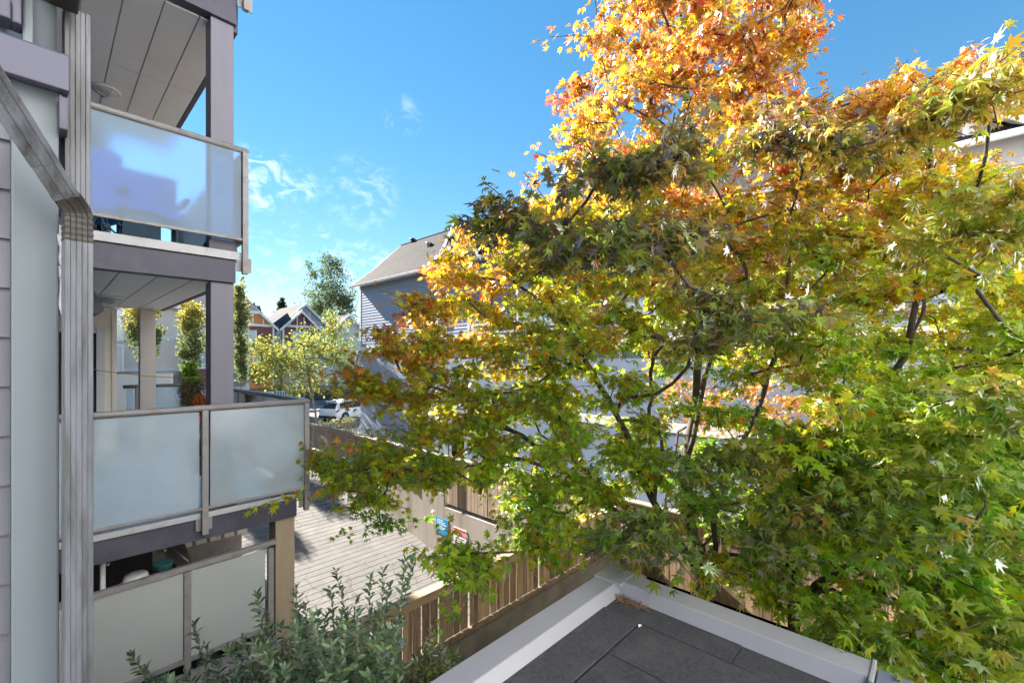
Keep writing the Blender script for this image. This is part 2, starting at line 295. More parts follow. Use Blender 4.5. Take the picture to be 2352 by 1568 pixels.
# siding planks beside the eye
prof = [(-1.1, 2.03, 0), (-1.1, 2.008, 0), (-1.1, 2.021, .150), (-1.1, 2.03, .150)]
pl = MB().prism(prof, (1.035, 0, 0)); me0 = None
for i in range(27):
    z = .80 - .147 * (i + 1)
    if me0 is None: o = pl.build('plank', m_vinyl, ap); me0 = o.data
    else: o = link('plank', me0, ap)
    o.location.z += z
P('corner_board', m_trim, -.063, .037, 1.978, 2.07, -6, .835, bev=.006)
fl = MB().prism([(-1.1, 2.0, .965), (-1.1, 1.925, .925), (-1.1, 1.915, .815), (-1.1, 1.93, .812), (-1.1, 2.0, .83)], (1.158, 0, 0)); fl.build('belly_band', m_fascia, ap, bevel=.003)
P('belly_band', m_fascia, .036, .056, 1.93, 2.3, .70, .80)
P('corner_board', m_trim, -.040, -.014, 1.985, 2.03, .94, 6, bev=.006)
MB().tube([(.005, 2.0, .93), (.005, 2.0, 6)], .028, 12).build('corner_bead', m_trim, ap, smooth=True)
wdw = P('window', m_white, -.6, -.062, 1.985, 2.028, 1.045, 3.2)
P('frame', m_fascia, -.062, -.041, 1.965, 2.028, .99, 3.2, par=ap)
P('sill', m_fascia, -.62, -.062, 1.955, 2.028, .99, 1.045, par=ap)
P('sash', m_white, -.6, -.10, 1.975, 1.984, 1.08, 3.2, par=wdw); P('sash', m_white, -.088, -.064, 1.972, 1.984, 1.05, 3.2, par=wdw)
# downspouts
def rect(w, d, rg=.0035, n=4):
    pts = []
    def side(x0, y0, x1, y1, nx, ny):
        for k in range(n * 2 + 1):
            t = (k + .5) / (n * 2 + 1); o = rg if k % 2 else 0
            t0 = k / (n * 2 + 1) + .02; t1 = (k + 1) / (n * 2 + 1) - .02
            for tt in (t0, t1): pts.append((x0 + (x1 - x0) * tt - nx * o, y0 + (y1 - y0) * tt - ny * o))
    side(-w, -d, w, -d, 0, -1); side(w, -d, w, d, 1, 0); side(w, d, -w, d, 0, 1); side(-w, d, -w, -d, -1, 0)
    return pts
prf = rect(.031, .026, .0032, 2)
E0 = at(178, 470, v=1.90)
dn = MB().tube([(E0.x, 1.90, at(178, 548, v=1.9).z), (E0.x, 1.90, -7)], 1.02, prof=prf, side=(.93, .1, 0)).build('downspout', m_pipe, ap)
dtop = at(-70, 105, Y=1.08); elb = [Vector((E0.x, 1.90, at(178, 560, v=1.9).z))]
zz = elb[0].z; top = Vector((E0.x, 1.9, at(178, 415, v=1.9).z))
ep = []
for k in range(15): 
    t = k / 14
    p = elb[0].lerp(Vector((E0.x, 1.9, at(178, 500, v=1.9).z)), min(1, t * 1.6))
    if t > .62: 
        s = (t - .62) / .38; q = Vector((E0.x, 1.9, at(178, 500, v=1.9).z)); dd = (dtop - top).normalized()
        p = q + Vector((0, 0, 1)) * .05 * s * (1 - s * .5) + dd * .05 * s * s
    ep.append(p)
rr = [1.0 + (.06 if k % 2 else 0) if k < 10 else 1.02 for k in range(15)]
MB().tube(ep, rr, prof=prf, side=(.93, .1, 0)).build('elbow', m_pipe2, dn).location = (0, 0, 0)
dg = MB().tube([ep[-1] - (dtop - ep[-1]).normalized() * .004, ep[-1].lerp(dtop, .25), ep[-1].lerp(dtop, .255), dtop], [1.0, 1.0, 1.05, 1.05], prof=prf, side=(.93, .1, 0)).build('offset_pipe', m_pipe, dn); dg.location = (0, 0, 0)
dn2 = MB().tube([(at(176, 20, v=2.02).x, 2.03, at(178, 30, v=2.02).z), (at(176, 20, v=2.02).x, 2.03, -.2)], .98, prof=prf, side=(1, .1, 0)).build('downspout', m_pipe, ap, label='streaked vertical downspout behind the elbow')
oz = at(150, 20, v=1.93).z
MB().prism([(-.02, 1.86, oz + .02), (-.02, 1.98, oz + .02), (-.02, 1.98, oz + .2), (-.02, 1.86, oz + .2)], (.1, 0, 0)).build('gutter_outlet', m_pipe2, ap, bevel=.006)
# torn cloth stuck behind the downspout
cl = MB(); cp = [(148, 545, .02), (155, 575, .03), (150, 600, .04), (160, 630, .05), (166, 645, .01), (140, 640, .03), (150, 665, .02), (143, 700, .012)]
pts = [at(x, y, v=1.99) for x, y, _ in cp]
for k in range(len(pts) - 1):
    pass
cl.tube([at(140, 540, v=1.985), at(153, 570, v=1.975), at(147, 596, v=1.98), at(156, 625, v=1.97), at(160, 640, v=1.965)], [.012, .016, .013, .014, .003], 7)
cl.tube([at(142, 612, v=1.99), at(146, 650, v=1.99), at(142, 700, v=1.985), at(147, 740, v=1.985)], [.012, .010, .009, .003], 7)
cl.tube([at(158, 633, v=1.968), at(146, 632, v=1.98), at(138, 637, v=1.985)], [.008, .008, .006], 6)
tag(cl.build('cloth', m_cloth, smooth=True), 'torn grey cloth hanging behind the downspout below its elbow', 'cloth')
# balcony slabs, soffits, columns
FV = 5.70
def soffit(z, u1, u0, ys, lab):
    par = MB().box(-1.2, u1 - .0, ys[0] + .01, ys[-1], z + .03, z + .05).build('soffit', m_white, ap)
    for j in range(len(ys) - 1):
        x = u1; 
        while x > -1.2:
            a = max(-1.2, x - .305 + .012)
            MB().box(a, x, ys[j] + .006, ys[j + 1] - .006, z, z + .028).build('panel', m_soff, par, bevel=.004).location = (0, 0, 0)
            x -= .305
    return par
def ceil_light(px, py, z):
    c = at(px, py, z=z)
    o = MB().lathe((c.x, c.y, z - .035), [(.16, .034), (.16, .01), (.15, 0), (.13, -.003)], 24).build('ceiling_light', m_white, ap, smooth=True)
    MB().lathe((c.x, c.y, z - .10), [(.03, 0), (.08, .01), (.115, .035), (.13, .062)], 24).build('dome', m_frostw, o, smooth=True).location = (0, 0, 0)
    for k in range(2):
        a = k * math.pi / 2 + .4; pts = [(c.x + math.cos(a) * .135 * math.cos(t), c.y + math.sin(a) * .135 * math.cos(t), z - .036 - .07 * math.sin(t)) for t in np.linspace(0, math.pi, 9)]
        MB().tube(pts, .006, 6).build('guard', m_white, o, smooth=True).location = (0, 0, 0)
# top storey above the upper balcony
P('fascia', m_fascia, -1.2, 1.51, FV, FV + .14, 3.75, 4.16)
P('fascia', m_fascia, 1.50, 1.56, FV + .145, 10.2, 3.75, 4.10)
P('floor_slab', m_edge, -1.2, 1.49, FV + .145, 10.2, 3.85, 4.15)
P('deck_edge', m_edge, -1.2, 1.56, FV - .03, FV + .3, 4.165, 4.23)
soffit(3.74, 1.49, 0, [FV + .145, 7.59, 9.0, 10.0], '')
ceil_light(244, 205, 3.74)
# upper balcony
P('fascia', m_fascia, -1.2, 1.50, FV, FV + .14, .85, 1.10)
P('fascia', m_fascia, 1.45, 1.50, FV + .145, 10.0, .85, 1.10)
P('deck_edge', m_edge, -1.2, 1.55, FV - .03, FV + .16, 1.105, 1.195)
P('floor_slab', m_deckm, -1.2, 1.44, FV + .165, 10.0, .93, 1.19)
soffit(.86, 1.44, 0, [FV + .15, 7.74, 9.2, 9.98], '')
ceil_light(250, 680, .86)
P('column', m_col, 1.27, 1.49, FV + .04, FV + .26, 1.20, 3.745)
P('plinth', m_fascia, 1.25, 1.52, FV + .02, FV + .28, 1.197, 1.30)
P('column', m_col, 1.27, 1.49, FV + .04, FV + .26, -1.59, .845)
P('plinth', m_fascia, 1.25, 1.52, FV + .02, FV + .28, -1.64, -1.50)
c2a, c2b = at(322, 700, v=9.8).x, at(358, 700, v=9.8).x
P('column', m_col2, c2a, c2b, 9.8, 10.0, -1.62, .85)
# mid terrace
MU = 2.19; TV = 11.05
P('fascia', m_fascia, -1.2, MU - .03, FV, FV + .14, -1.93, -1.705)
P('fascia', m_fascia, MU - .09, MU - .03, FV + .145, TV, -1.93, -1.705)
P('deck_edge', m_edge, -1.2, MU, FV - .03, FV + .22, -1.70, -1.64)
P('floor_slab', m_deckm, -1.2, MU, FV + .223, TV, -1.70, -1.643)
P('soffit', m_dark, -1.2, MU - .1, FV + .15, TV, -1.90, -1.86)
# recessed wall with the balcony door
wall_u = .87
pp = MB().prism([(-1.3, 10.03, 0), (-1.3, 10.008, 0), (-1.3, 10.02, .105), (-1.3, 10.03, .105)], (1.3 + at(257, 800, v=9.98).x, 0, 0)); pm = None
for i in range(24):
    z = -1.64 + i * .104
    if pm is None: o = pp.build('plank', m_hcream, ap); pm = o.data
    else: o = link('plank', pm, ap)
    o.location.z += z
P('corner_board', m_hcream, at(257, 800, v=9.98).x, .87, 9.985, 10.035, -1.64, .85)
ud, uf, us = (at(x, 800, v=9.98).x for x in (221, 241, 257))
d = P('door', m_dark, -.4, ud, 9.985, 10.006, -1.62, .42)
P('frame', m_white, ud, uf, 9.955, 10.006, -1.62, .52, par=d).location = (0, 0, 0); P('frame', m_white, -.4, ud - .002, 9.957, 10.006, .422, .52, par=d).location = (0, 0, 0)
hb = at(212, 640, v=8.2)
aw = [at(x, y, v=6.6) for x, y in [(120, 640), (207, 640), (240, 705), (238, 714), (222, 721), (120, 716)]]; aw[0].z = aw[1].z = min(aw[0].z, .80)
MB().prism(aw, (0, .5, 0)).build('awning', m_fascia, ap, bevel=.004)
# ---- railings
def railing(name, pts, ztop, zg0, zg1, posts, pbot, glassmat, lab=None, brail=True, gaps=.05, toprad=.034, zrail=None):
    """posts: (x,y); panels between consecutive (x,y) in pts"""
    rl = MB().tube([(x, y, ztop) for x, y in pts], toprad, 12).build('railing', m_rail, ap, smooth=True, label=lab)
    def sub(mb, n, m, bv=.003):
        o = mb.build(n, m, rl, bevel=bv); o.location = (0, 0, 0); return o
    for (x, y) in posts:
        sub(MB().box(x - .028, x + .028, y - .03, y + .03, pbot, ztop - .02), 'post', m_rail)
        if pbot < zg0 - .25: sub(MB().box(x - .075, x + .075, y + .031, y + .045, pbot + .03, pbot + .19), 'bracket', m_rail)
    for (x0, y0), (x1, y1) in zip(pts[:-1], pts[1:]):
        L = Vector((x1 - x0, y1 - y0, 0)); n = L.normalized(); q = Vector((-n.y, n.x, 0)) * .005
        if L.length < .3: continue
        cuts = sorted([0.0, L.length] + [(Vector((px - x0, py - y0, 0))).dot(n) for px, py in posts if abs((Vector((px - x0, py - y0, 0))).dot(Vector((-n.y, n.x, 0)))) < .06 and .1 < (Vector((px - x0, py - y0, 0))).dot(n) < L.length - .1])
        for a, b in zip(cuts[:-1], cuts[1:]):
            A = Vector((x0, y0, 0)) + n * (a + gaps); Bq = Vector((x0, y0, 0)) + n * (b - gaps)
            sub(MB().prism([A + q + Vector((0, 0, zg0)), Bq + q + Vector((0, 0, zg0)), Bq + q + Vector((0, 0, zg1)), A + q + Vector((0, 0, zg1))], -2 * q), 'glass_panel', glassmat, 0)
        if brail:
            A = Vector((x0, y0, zg0 - .025)); Bq = Vector((x1, y1, zg0 - .025)); q2 = q * 3
            sub(MB().prism([A + q2, A - q2, A - q2 + Vector((0, 0, .03)), A + q2 + Vector((0, 0, .03))], Bq - A), 'bottom_rail', m_rail)
    return rl
RV = FV - .06
railing('railing', [(-1.2, RV), (1.585, RV), (1.585, 9.9)], 2.335, 1.345, 2.30, [(1.575, RV)], .95, m_frost, 'upper railing of blurred frosted glass with grey metal rail')
railing('railing', [(-1.2, RV), (1.60, RV), (1.60, 9.9)], 5.4, 4.40, 5.36, [(1.585, RV)], 3.92, m_frost)
railing('railing', [(-1.2, RV), (2.27, RV), (2.27, TV), (1.05, TV)], -.525, -1.575, -.56, [(1.195, RV), (2.25, RV), (2.25, 8.3), (1.25, TV)], -1.86, m_frostm, 'weathered terrace railing of milky frosted glass')
railing('railing', [(2.5, 15.0), (1.0, 15.0), (1.0, 17.5)], -.35, -1.5, -.38, [(1.9, 15.0)], -1.8, m_frostw, 'neighbouring white glass railing beyond the terrace')
# ---- lower patio
P('floor_slab', m_concd, -1.2, 2.2, FV - .12, TV, -3.6, -3.42)
P('wall', m_conc, 2.2, 2.42, FV - .1, 23.2, -8.5, -3.45)
P('column', m_coltan, 1.93, 2.15, FV + .04, FV + .26, -3.415, -1.935, bev=.005)
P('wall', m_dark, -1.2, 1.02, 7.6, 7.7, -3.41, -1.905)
P('wall', m_conc, -1.2, 2.3, FV - .16, FV + .2, -7, -3.615)
zt = -2.215
lr = MB().prism([(.0, FV - .03, zt - .03), (.0, FV + .03, zt - .03), (.0, FV + .03, zt + .025), (.0, FV - .03, zt + .025)], (1.925, 0, .05)).build('railing', m_rail, ap, bevel=.004, label='low patio railing with two pale frosted panels')
lp = at(430, 1440, v=FV).x
for (a, b) in [(.0, lp - .035), (lp + .035, 1.80)]:
    MB().box(a, b, FV - .006, FV + .006, -3.13, zt - .015).build('glass_panel', m_frostw, lr).location = (0, 0, 0)
for a in (lp, 1.86): MB().box(a - .03, a + .03, FV - .028, FV + .028, -3.3, zt - .0 - .015).build('post', m_rail, lr, bevel=.003).location = (0, 0, 0)
MB().box(-.2, 1.83, FV - .02, FV + .02, -3.18, -3.135).build('bottom_rail', m_rail, lr, bevel=.003).location = (0, 0, 0)
P('ledge', m_cap, -.3, 1.93, FV - .14, FV - .05, -3.40, -3.35); P('ledge', m_rail, -.3, 1.93, FV - .04, FV + .02, -3.395, -3.29)
for px, py in [(1425, 1235)]: pass
for x in (.42, .86, 1.33):   # hooks under the fascia
    z0 = -1.93
    MB().tube([(x, FV + .07, z0), (x, FV + .07, z0 - .03), (x + .018, FV + .07, z0 - .055), (x + .03, FV + .07, z0 - .035)], .006, 6).build('hook', m_metal, ap, smooth=True)
# rail of the ramp-side walk seen under the terrace
rl = MB().tube([(1.2, 9.2, -2.45), (2.2, 9.2, -2.2)], .03, 8)
wk = MB().prism([(1.05, 8.4, -2.55), (2.3, 8.4, -2.55), (2.3, 8.4, -3.4), (1.05, 8.4, -3.4)], (0, .04, 0)).build('railing', m_rail, ap, bevel=.003, label='walkway balustrade of white boards between bars')
for k in range(6):
    x = 1.25 + k * .19
    MB().box(x + .03, x + .17, 8.36, 8.385, -2.9, -2.02).build('panel', m_white, wk).location = (0, 0, 0)
    MB().box(x, x + .025, 8.35, 8.39, -2.9, -2.0).build('bar', m_coltan, wk).location = (0, 0, 0)
MB().prism([(1.08, 6.2, -2.75), (1.3, 6.2, -2.75), (1.3, 8.2, -2.2), (1.08, 8.2, -2.2)], (0, 0, .05)).build('sloped_cover', m_metal, ap, bevel=.004)
# ---- things on the balconies
def potted(px, py, v, h, lab, cat): pass
vz = -1.643
c = at(450, 1000, v=10.2)
def rnd_dirs(n): 
    a = RNG.normal(size=(n, 3)); return a / np.linalg.norm(a, axis=1)[:, None]
# ================================================================= LEAVES
def template_maple(lobes=7):
    angs = np.radians([0, 42, -42, 84, -84, 128, -128])[:lobes]; lens = np.array([1, .92, .92, .72, .72, .38, .38])[:lobes]
    order = np.argsort(angs); angs, lens = angs[order], lens[order]; vs = [(0, 0, 0)]
    for i in range(len(angs)):
        a, L = angs[i], lens[i]
        if i > 0: 
            m = (a + angs[i - 1]) / 2; rn = .40 * min(L, lens[i - 1]) + .07; vs.append((rn * math.sin(m), rn * math.cos(m), -.02))
        # lobe: shoulders widen then run to a fine tip
        for s in (-.17,): vs.append((.60 * L * math.sin(a + s * 1.05), .60 * L * math.cos(a + s * 1.05), -.07))
        vs.append((L * math.sin(a), L * math.cos(a), -.24 * L))
        for s in (.17,): vs.append((.60 * L * math.sin(a + s * 1.05), .60 * L * math.cos(a + s * 1.05), -.07))
    n = len(vs); return np.array(vs), np.array([(0, i + 1, i) for i in range(1, n - 1)])
T_MAPLE = template_maple(7); T_MAPLE5 = template_maple(5)
T_OVAL = (np.array([(0, 0, 0), (.2, .3, .05), (.21, .6, .05), (0, 1, -.06), (-.21, .6, .05), (-.2, .3, .05), (0, .5, -.02)]), np.array([(0, 1, 6), (1, 2, 6), (2, 3, 6), (3, 4, 6), (4, 5, 6), (5, 0, 6)]))
T_TRI = (np.array([(0, 0, 0), (.32, .45, .06), (0, 1, 0), (-.32, .5, -.05)]), np.array([(0, 1, 2), (0, 2, 3)]))
def frames(tipdir, normal):
    t = tipdir / np.linalg.norm(tipdir, axis=1)[:, None]; x = np.cross(t, normal); x /= np.linalg.norm(x, axis=1)[:, None] + 1e-9; n = np.cross(x, t)
    k = len(t); return np.stack([x * RNG.uniform(.68, 1.08, (k, 1)), t, n * RNG.uniform(-.3, 2.6, (k, 1))], axis=2)
def leaf_mesh(name, pos, fr, size, col, T, mat):
    tv, tf = T; n = len(pos); k = len(tv)
    V = np.einsum('nij,kj->nki', fr, tv) * size[:, None, None] + pos[:, None, :]
    Fx = (tf[None] + (np.arange(n) * k)[:, None, None]).reshape(-1, 3)
    me = bpy.data.meshes.new(name); me.vertices.add(n * k); me.vertices.foreach_set('co', V.reshape(-1).astype(np.float32))
    me.loops.add(len(Fx) * 3); me.loops.foreach_set('vertex_index', Fx.reshape(-1).astype(np.int32))
    me.polygons.add(len(Fx)); me.polygons.foreach_set('loop_start', np.arange(0, len(Fx) * 3, 3, dtype=np.int32)); 
    me.update(calc_edges=True)
    ca = me.color_attributes.new('leafcol', 'FLOAT_COLOR', 'POINT'); cc = np.ones((n * k, 4), np.float32); cc[:, :3] = np.repeat(col, k, axis=0); ca.data.foreach_set('color', cc.reshape(-1))
    me.materials.append(mat); return me
def put_leaves(parent, pos, fr, size, col, T, mat, nparts=300, name='leaf', rest='foliage', bins=14):
    """the largest-showing leaves become parts of their own (sharing a few meshes), the rest one part of kind stuff"""
    pos = np.asarray(pos); n = len(pos); px = np.empty(n); py = np.empty(n)
    Y = pos[:, 0] * CA + pos[:, 1] * SA; X = pos[:, 0] * SA - pos[:, 1] * CA
    with np.errstate(all='ignore'): px = 1176 + F * X / Y; py = 824 - F * pos[:, 2] / Y
    vis = (Y > .3) & (px > 0) & (px < 2352) & (py > 0) & (py < 1568); score = np.where(vis, size / np.maximum(Y, .3), 0)
    big = np.argsort(-score)[:min(nparts, n // 2)]; mask = np.ones(n, bool); mask[big] = False
    org = Vector(parent['org'])
    o = link(rest, leaf_mesh(rest, pos[mask], fr[mask], size[mask], col[mask], T, mat), parent, kind='stuff')
    if nparts:
        lum = np.argsort(col[big, 0] - col[big, 1]); groups = np.array_split(big[lum], bins)
        for gi in groups:
            if not len(gi): continue
            me = leaf_mesh(name, np.zeros((1, 3)), np.eye(3)[None], np.ones(1), col[gi].mean(0)[None], T, mat)
            for i in gi:
                l = bpy.data.objects.new(name, me); C.objects.link(l); l.parent = parent
                m = np.eye(4); m[:3, :3] = fr[i] * size[i]; m[:3, 3] = pos[i] - np.array(org); l.matrix_basis = Matrix(m.tolist())
    return o
# ================================================================= TREES
class Tree:
    def __init__(s): s.p = []; s.par = []; s.stem = []
    def chain(s, start, pts, stem=-1):
        prev = start; ids = []
        for q in pts:
            s.p.append(np.array(q, float)); s.par.append(prev); s.stem.append(stem); prev = len(s.p) - 1; ids.append(prev)
        return ids
    def nearest(s, q, up=.9, lim=None):
        P_ = np.array(s.p if lim is None else s.p[:lim]); d = np.linalg.norm(P_ - q, axis=1) + up * np.maximum(0, P_[:, 2] - q[2] + .1); return int(np.argmin(d))
    def grow(s, target, seg=.22, wig=.05, bow=.15):
        i = s.nearest(target); a = s.p[i]; L = np.linalg.norm(target - a); n = max(2, int(L / seg)); pts = []
        side = RNG.normal(size=3) * wig * L; d0 = a - s.p[s.par[i]] if s.par[i] >= 0 else np.array([0, 0, 1.0]); d0 = d0 / (np.linalg.norm(d0) + 1e-9)
        ct = (a + target) / 2 * .45 + (a + d0 * L * .4) * .55 + np.array([0, 0, bow * L * .3])
        for k in range(1, n + 1):
            t = k / n; q = (1 - t) ** 2 * a + 2 * t * (1 - t) * ct + t * t * target + side * math.sin(math.pi * t) + RNG.normal(size=3) * .012; pts.append(q)
        pts[-1] = np.array(target, float); return s.chain(i, pts)
    def radii(s, tip=.0035, ex=2.55):
        n = len(s.p); acc = np.zeros(n); ch = [[] for _ in range(n)]
        for i in range(n - 1, -1, -1):
            if acc[i] == 0: acc[i] = tip ** ex
            if s.par[i] >= 0: acc[s.par[i]] += acc[i]; ch[s.par[i]].append(i)
        s.ch = ch; return acc ** (1 / ex)
    def mesh(s, parent, mat, rmax=.1, tip=.0035, sides=6):
        rad = np.minimum(s.radii(tip), rmax); groups = {}
        starts = [i for i in range(len(s.p)) if s.par[i] < 0]; stack = [(None, i) for i in starts]
        while stack:
            pa, i = stack.pop(); run = ([pa] if pa is not None else []) + [i]; st = s.stem[i]
            while s.ch[i]:
                c = sorted(s.ch[i], key=lambda j: (s.stem[j] != s.stem[i], -rad[j])); 
                for j in c[1:]: stack.append((i, j))
                j = c[0]
                if s.stem[j] != st: stack.append((i, j)); break
                run.append(j); i = j
            rs = [rad[k] for k in run]
            if pa is not None: rs[0] = min(rs[0], rs[1] * 1.15)
            mb = groups.setdefault(st, MB())
            if len(run) > 1: mb.tube([s.p[k] for k in run], rs, sides + 3 if st >= 0 else (sides if max(rs) > .012 else 4))
        for st, mb in groups.items():
            if not mb.v: continue
            if st < 0: mb.build('twigs', mat, parent, smooth=True, kind='stuff')
            else: mb.build('trunk' if st == 0 else 'limb', mat, parent, smooth=True)
def inpoly(x, y, poly):
    c = False; j = len(poly) - 1
    for i in range(len(poly)):
        xi, yi = poly[i]; xj, yj = poly[j]
        if (yi > y) != (yj > y) and x < (xj - xi) * (y - yi) / (yj - yi) + xi: c = not c
        j = i
    return c
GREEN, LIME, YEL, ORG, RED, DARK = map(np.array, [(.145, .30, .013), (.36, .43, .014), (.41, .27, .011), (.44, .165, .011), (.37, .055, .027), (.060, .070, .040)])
def autumn(t):
    """0 green .. 1 red"""
    t = np.clip(t, 0, 1)[:, None] * 4; st = [GREEN, LIME, YEL, ORG, RED]; out = np.zeros((len(t), 3))
    for k in range(4):
        wgt = np.clip(t - k, 0, 1); sel = ((t >= k) & (t <= k + 1))[:, 0]; out[sel] = (st[k] * (1 - wgt) + st[k + 1] * wgt)[sel]
    return out
OUT = [(1365, -160), (1880, -160), (1890, 40), (1880, 140), (1850, 190), (1800, 250), (1900, 255), (2000, 225), (2020, 150), (2080, 150), (2140, 170), (2200, 110), (2212, 130), (2190, 200), (2330, 180), (2335, 230), (2230, 265), (2130, 300), (2110, 370), (2200, 370), (2550, 350), (2560, 1700), (2120, 1620), (2020, 1500), (1800, 1400), (1640, 1290), (1560, 1230), (1480, 1230), (1420, 1270), (1330, 1220), (1200, 1290), (1010, 1320), (990, 1290), (1080, 1225), (1100, 1180), (960, 1180), (900, 1260), (850, 1240), (760, 1225), (830, 1160), (735, 1110), (730, 1045), (820, 1010), (930, 970), (880, 930), (810, 870), (780, 845), (890, 810), (870, 745), (960, 740), (960, 690), (1000, 600), (1060, 560), (1130, 500), (1160, 460), (1190, 480), (1300, 450), (1340, 400), (1270, 355), (1270, 310), (1260, 235), (1300, 195), (1380, 170)]
def sample_pads():
    pads = []; step = 62
    for gy in np.arange(-150, 1690, step * .82):
        for gx in np.arange(720, 2560, step):
            for layer in range(2):
                x = gx + RNG.uniform(-.5, .5) * step; y = gy + RNG.uniform(-.5, .5) * step
                if not inpoly(x, y, OUT): continue
                if layer == 1 and RNG.random() < .42: continue
                if y < 430 and x < 1900 and RNG.random() < .3: continue
                # clearings that let the limbs and the house show
                if 890 < x < 1190 and 1105 < y < 1278: continue
                if 1390 < x < 1720 and 1130 < y < 1360 and RNG.random() < .8: continue
                if 1790 < x < 2110 and 1250 < y < 1440 and RNG.random() < .92: continue
                if 2230 < x < 2360 and 1200 < y < 1340 and RNG.random() < .8: continue
                if 1330 < x < 1700 and 820 < y < 1000 and RNG.random() < .5: continue
                if 1640 < x < 2000 and 830 < y < 1010 and RNG.random() < .75: continue
                if 1900 < x < 2300 and 560 < y < 780 and RNG.random() < .4: continue
                if 1550 < x < 1660 and 330 < y < 500 and RNG.random() < .6: continue
                Y = RNG.uniform(4.3, 6.6) if x < 1800 else RNG.uniform(3.6, 6.4)
                if x < 1250: Y = RNG.uniform(5.2, 6.6)
                if y > 1250: Y = RNG.uniform(3.9, 5.0)
                if x > 1900 and y > 900: Y = RNG.uniform(3.1, 5.0)
                pads.append((x, y, Y, 0))
    for (x, y, Y) in [(1500, 375, 2.7), (1555, 350, 2.7), (1430, 410, 2.9), (1385, 400, 3.0), (1190, 480, 3.3), (1240, 515, 3.3), (1150, 530, 3.5), (1330, 570, 2.9), (1400, 590, 2.9), (1460, 545, 2.9), (1520, 570, 3.0), (1580, 545, 3.0), (1270, 600, 3.2), (1650, 690, 3.2), (1720, 735, 3.1), (1790, 720, 3.2), (1600, 790, 3.4), (1820, 330, 3.3), (1900, 350, 3.2), (1980, 340, 3.2), (1760, 310, 3.4), (2080, 300, 3.1), (2160, 260, 3.0), (2230, 215, 2.9), (2290, 200, 2.9), (2290, 470, 2.8), (2220, 520, 3.0), (2330, 540, 2.8), (2120, 560, 3.2), (2250, 900, 2.7), (2320, 960, 2.6), (2180, 1000, 2.9), (2060, 1060, 3.0), (2250, 1100, 2.7), (2150, 1180, 2.8), (1980, 1120, 3.1), (1900, 1180, 3.2), (2300, 1220, 2.6), (2050, 1250, 3.0), (1700, 1040, 3.4), (1620, 1090, 3.5), (1760, 1240, 3.2), (1830, 1190, 3.2), (2250, 1480, 2.8), (2150, 1420, 3.0), (2320, 1420, 2.7), (1940, 1470, 3.0), (2060, 1500, 2.8), (1480, 1190, 3.6), (1420, 1240, 3.6), (1520, 1240, 3.4)]:
        pads.append((x, y, Y, 1))
    return pads
PADS = sample_pads()
def maple(tr, root, pads, tilt, per, lsize, rmax, colfn, T=T_MAPLE):
    """attach every leaf pad to the skeleton, then twigs and leaves"""
    main = np.array(tr.p)
    order = sorted(range(len(pads)), key=lambda i: np.min(np.linalg.norm(main - pads[i][0], axis=1)))
    pos = []; tip = []; nor = []; size = []; tcol = []
    for i in order:
        c, near, pr = pads[i]; ids = tr.grow(np.array(c)); hub = ids[-1]; base = tr.p[ids[0]]
        out = np.array(c) - main.mean(0); out[2] = 0; out /= np.linalg.norm(out) + 1e-6
        for k in range(6):
            q = np.array(c) + RNG.normal(size=3) * np.array([pr, pr, pr * .42]) + out * pr * .3
            tw = tr.chain(hub, [np.array(c) * .55 + q * .45 + RNG.normal(size=3) * .02, q])
            m = max(2, int(per / 6 + RNG.integers(-2, 3)))
            tt = RNG.random(m); a = np.array(c)
            lp = a + (q - a) * tt[:, None] + RNG.normal(size=(m, 3)) * np.array([.075, .075, .05])
            pos.append(lp); d = (q - a) / (np.linalg.norm(q - a) + 1e-6) + RNG.normal(size=(m, 3)) * .75; d[:, 2] = d[:, 2] * .5 - RNG.uniform(.15, .9, m); tip.append(d)
            nn = RNG.normal(size=(m, 3)) * .62 + np.array([0, 0, 1]); nor.append(nn)
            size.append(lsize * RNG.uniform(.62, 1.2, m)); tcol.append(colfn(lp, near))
    tr.mesh(root, m_bark, rmax)
    put_leaves(root, np.concatenate(pos), frames(np.concatenate(tip), np.concatenate(nor)), np.concatenate(size), np.concatenate(tcol), T, m_leaf)
    return len(np.concatenate(pos))
def colA(lp, near):
    px, py, Y = np.array([proj(p) for p in lp]).T; n = len(lp); z = lp[:, 2]
    # autumn colour creeps down from the top and in from the far side of the crown
    t = .12 + np.clip((z + 1.4) / 4.6, 0, 1) * .42 + np.clip((lp[:, 1] - 3.6) / 5, 0, .35) * np.clip((z + 2.0) / 2.0, 0, 1) + RNG.normal() * .13 + RNG.normal(size=n) * .11
    t += np.where(RNG.random(n) < .05, .3, 0) + .12 * np.clip((z - .8) / 1.6, 0, 1)
    c = autumn(t)
    if near: k_ = RNG.uniform(.12, .75, (n, 1)); c = c * k_ + DARK * (1 - k_); pu = RNG.random(n) < .24 * np.clip((z + .2) / 1.0, 0, 1); c[pu] = np.array((.075, .055, .060))  # near pads: shade painted into the leaf colour, some leaves purplish
    else:
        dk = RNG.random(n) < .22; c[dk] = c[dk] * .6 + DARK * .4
    return c * RNG.uniform(.8, 1.2, (n, 1))
def colB(lp, near):
    n = len(lp); z = lp[:, 2]
    t = .12 + np.clip((z + .6) / 3.4, 0, 1) * .5 + RNG.normal() * .12 + RNG.normal(size=n) * .09
    c = autumn(t)
    if near: c = c * .7 + DARK * .3 + RNG.random((n, 1)) * .012  # near pads carry painted shade in their leaf colour
    return c * RNG.uniform(.8, 1.2, (n, 1))
pa, pb = [], []
for (x, y, Y, near) in PADS:
    c = np.array(at(x, y, Y=Y)); 
    if c[2] < -4.6: continue
    bx = x + RNG.uniform(-120, 120) + (y - 700) * .12
    (pb if bx > 1930 else pa).append((c, near, .20 if near else .24))
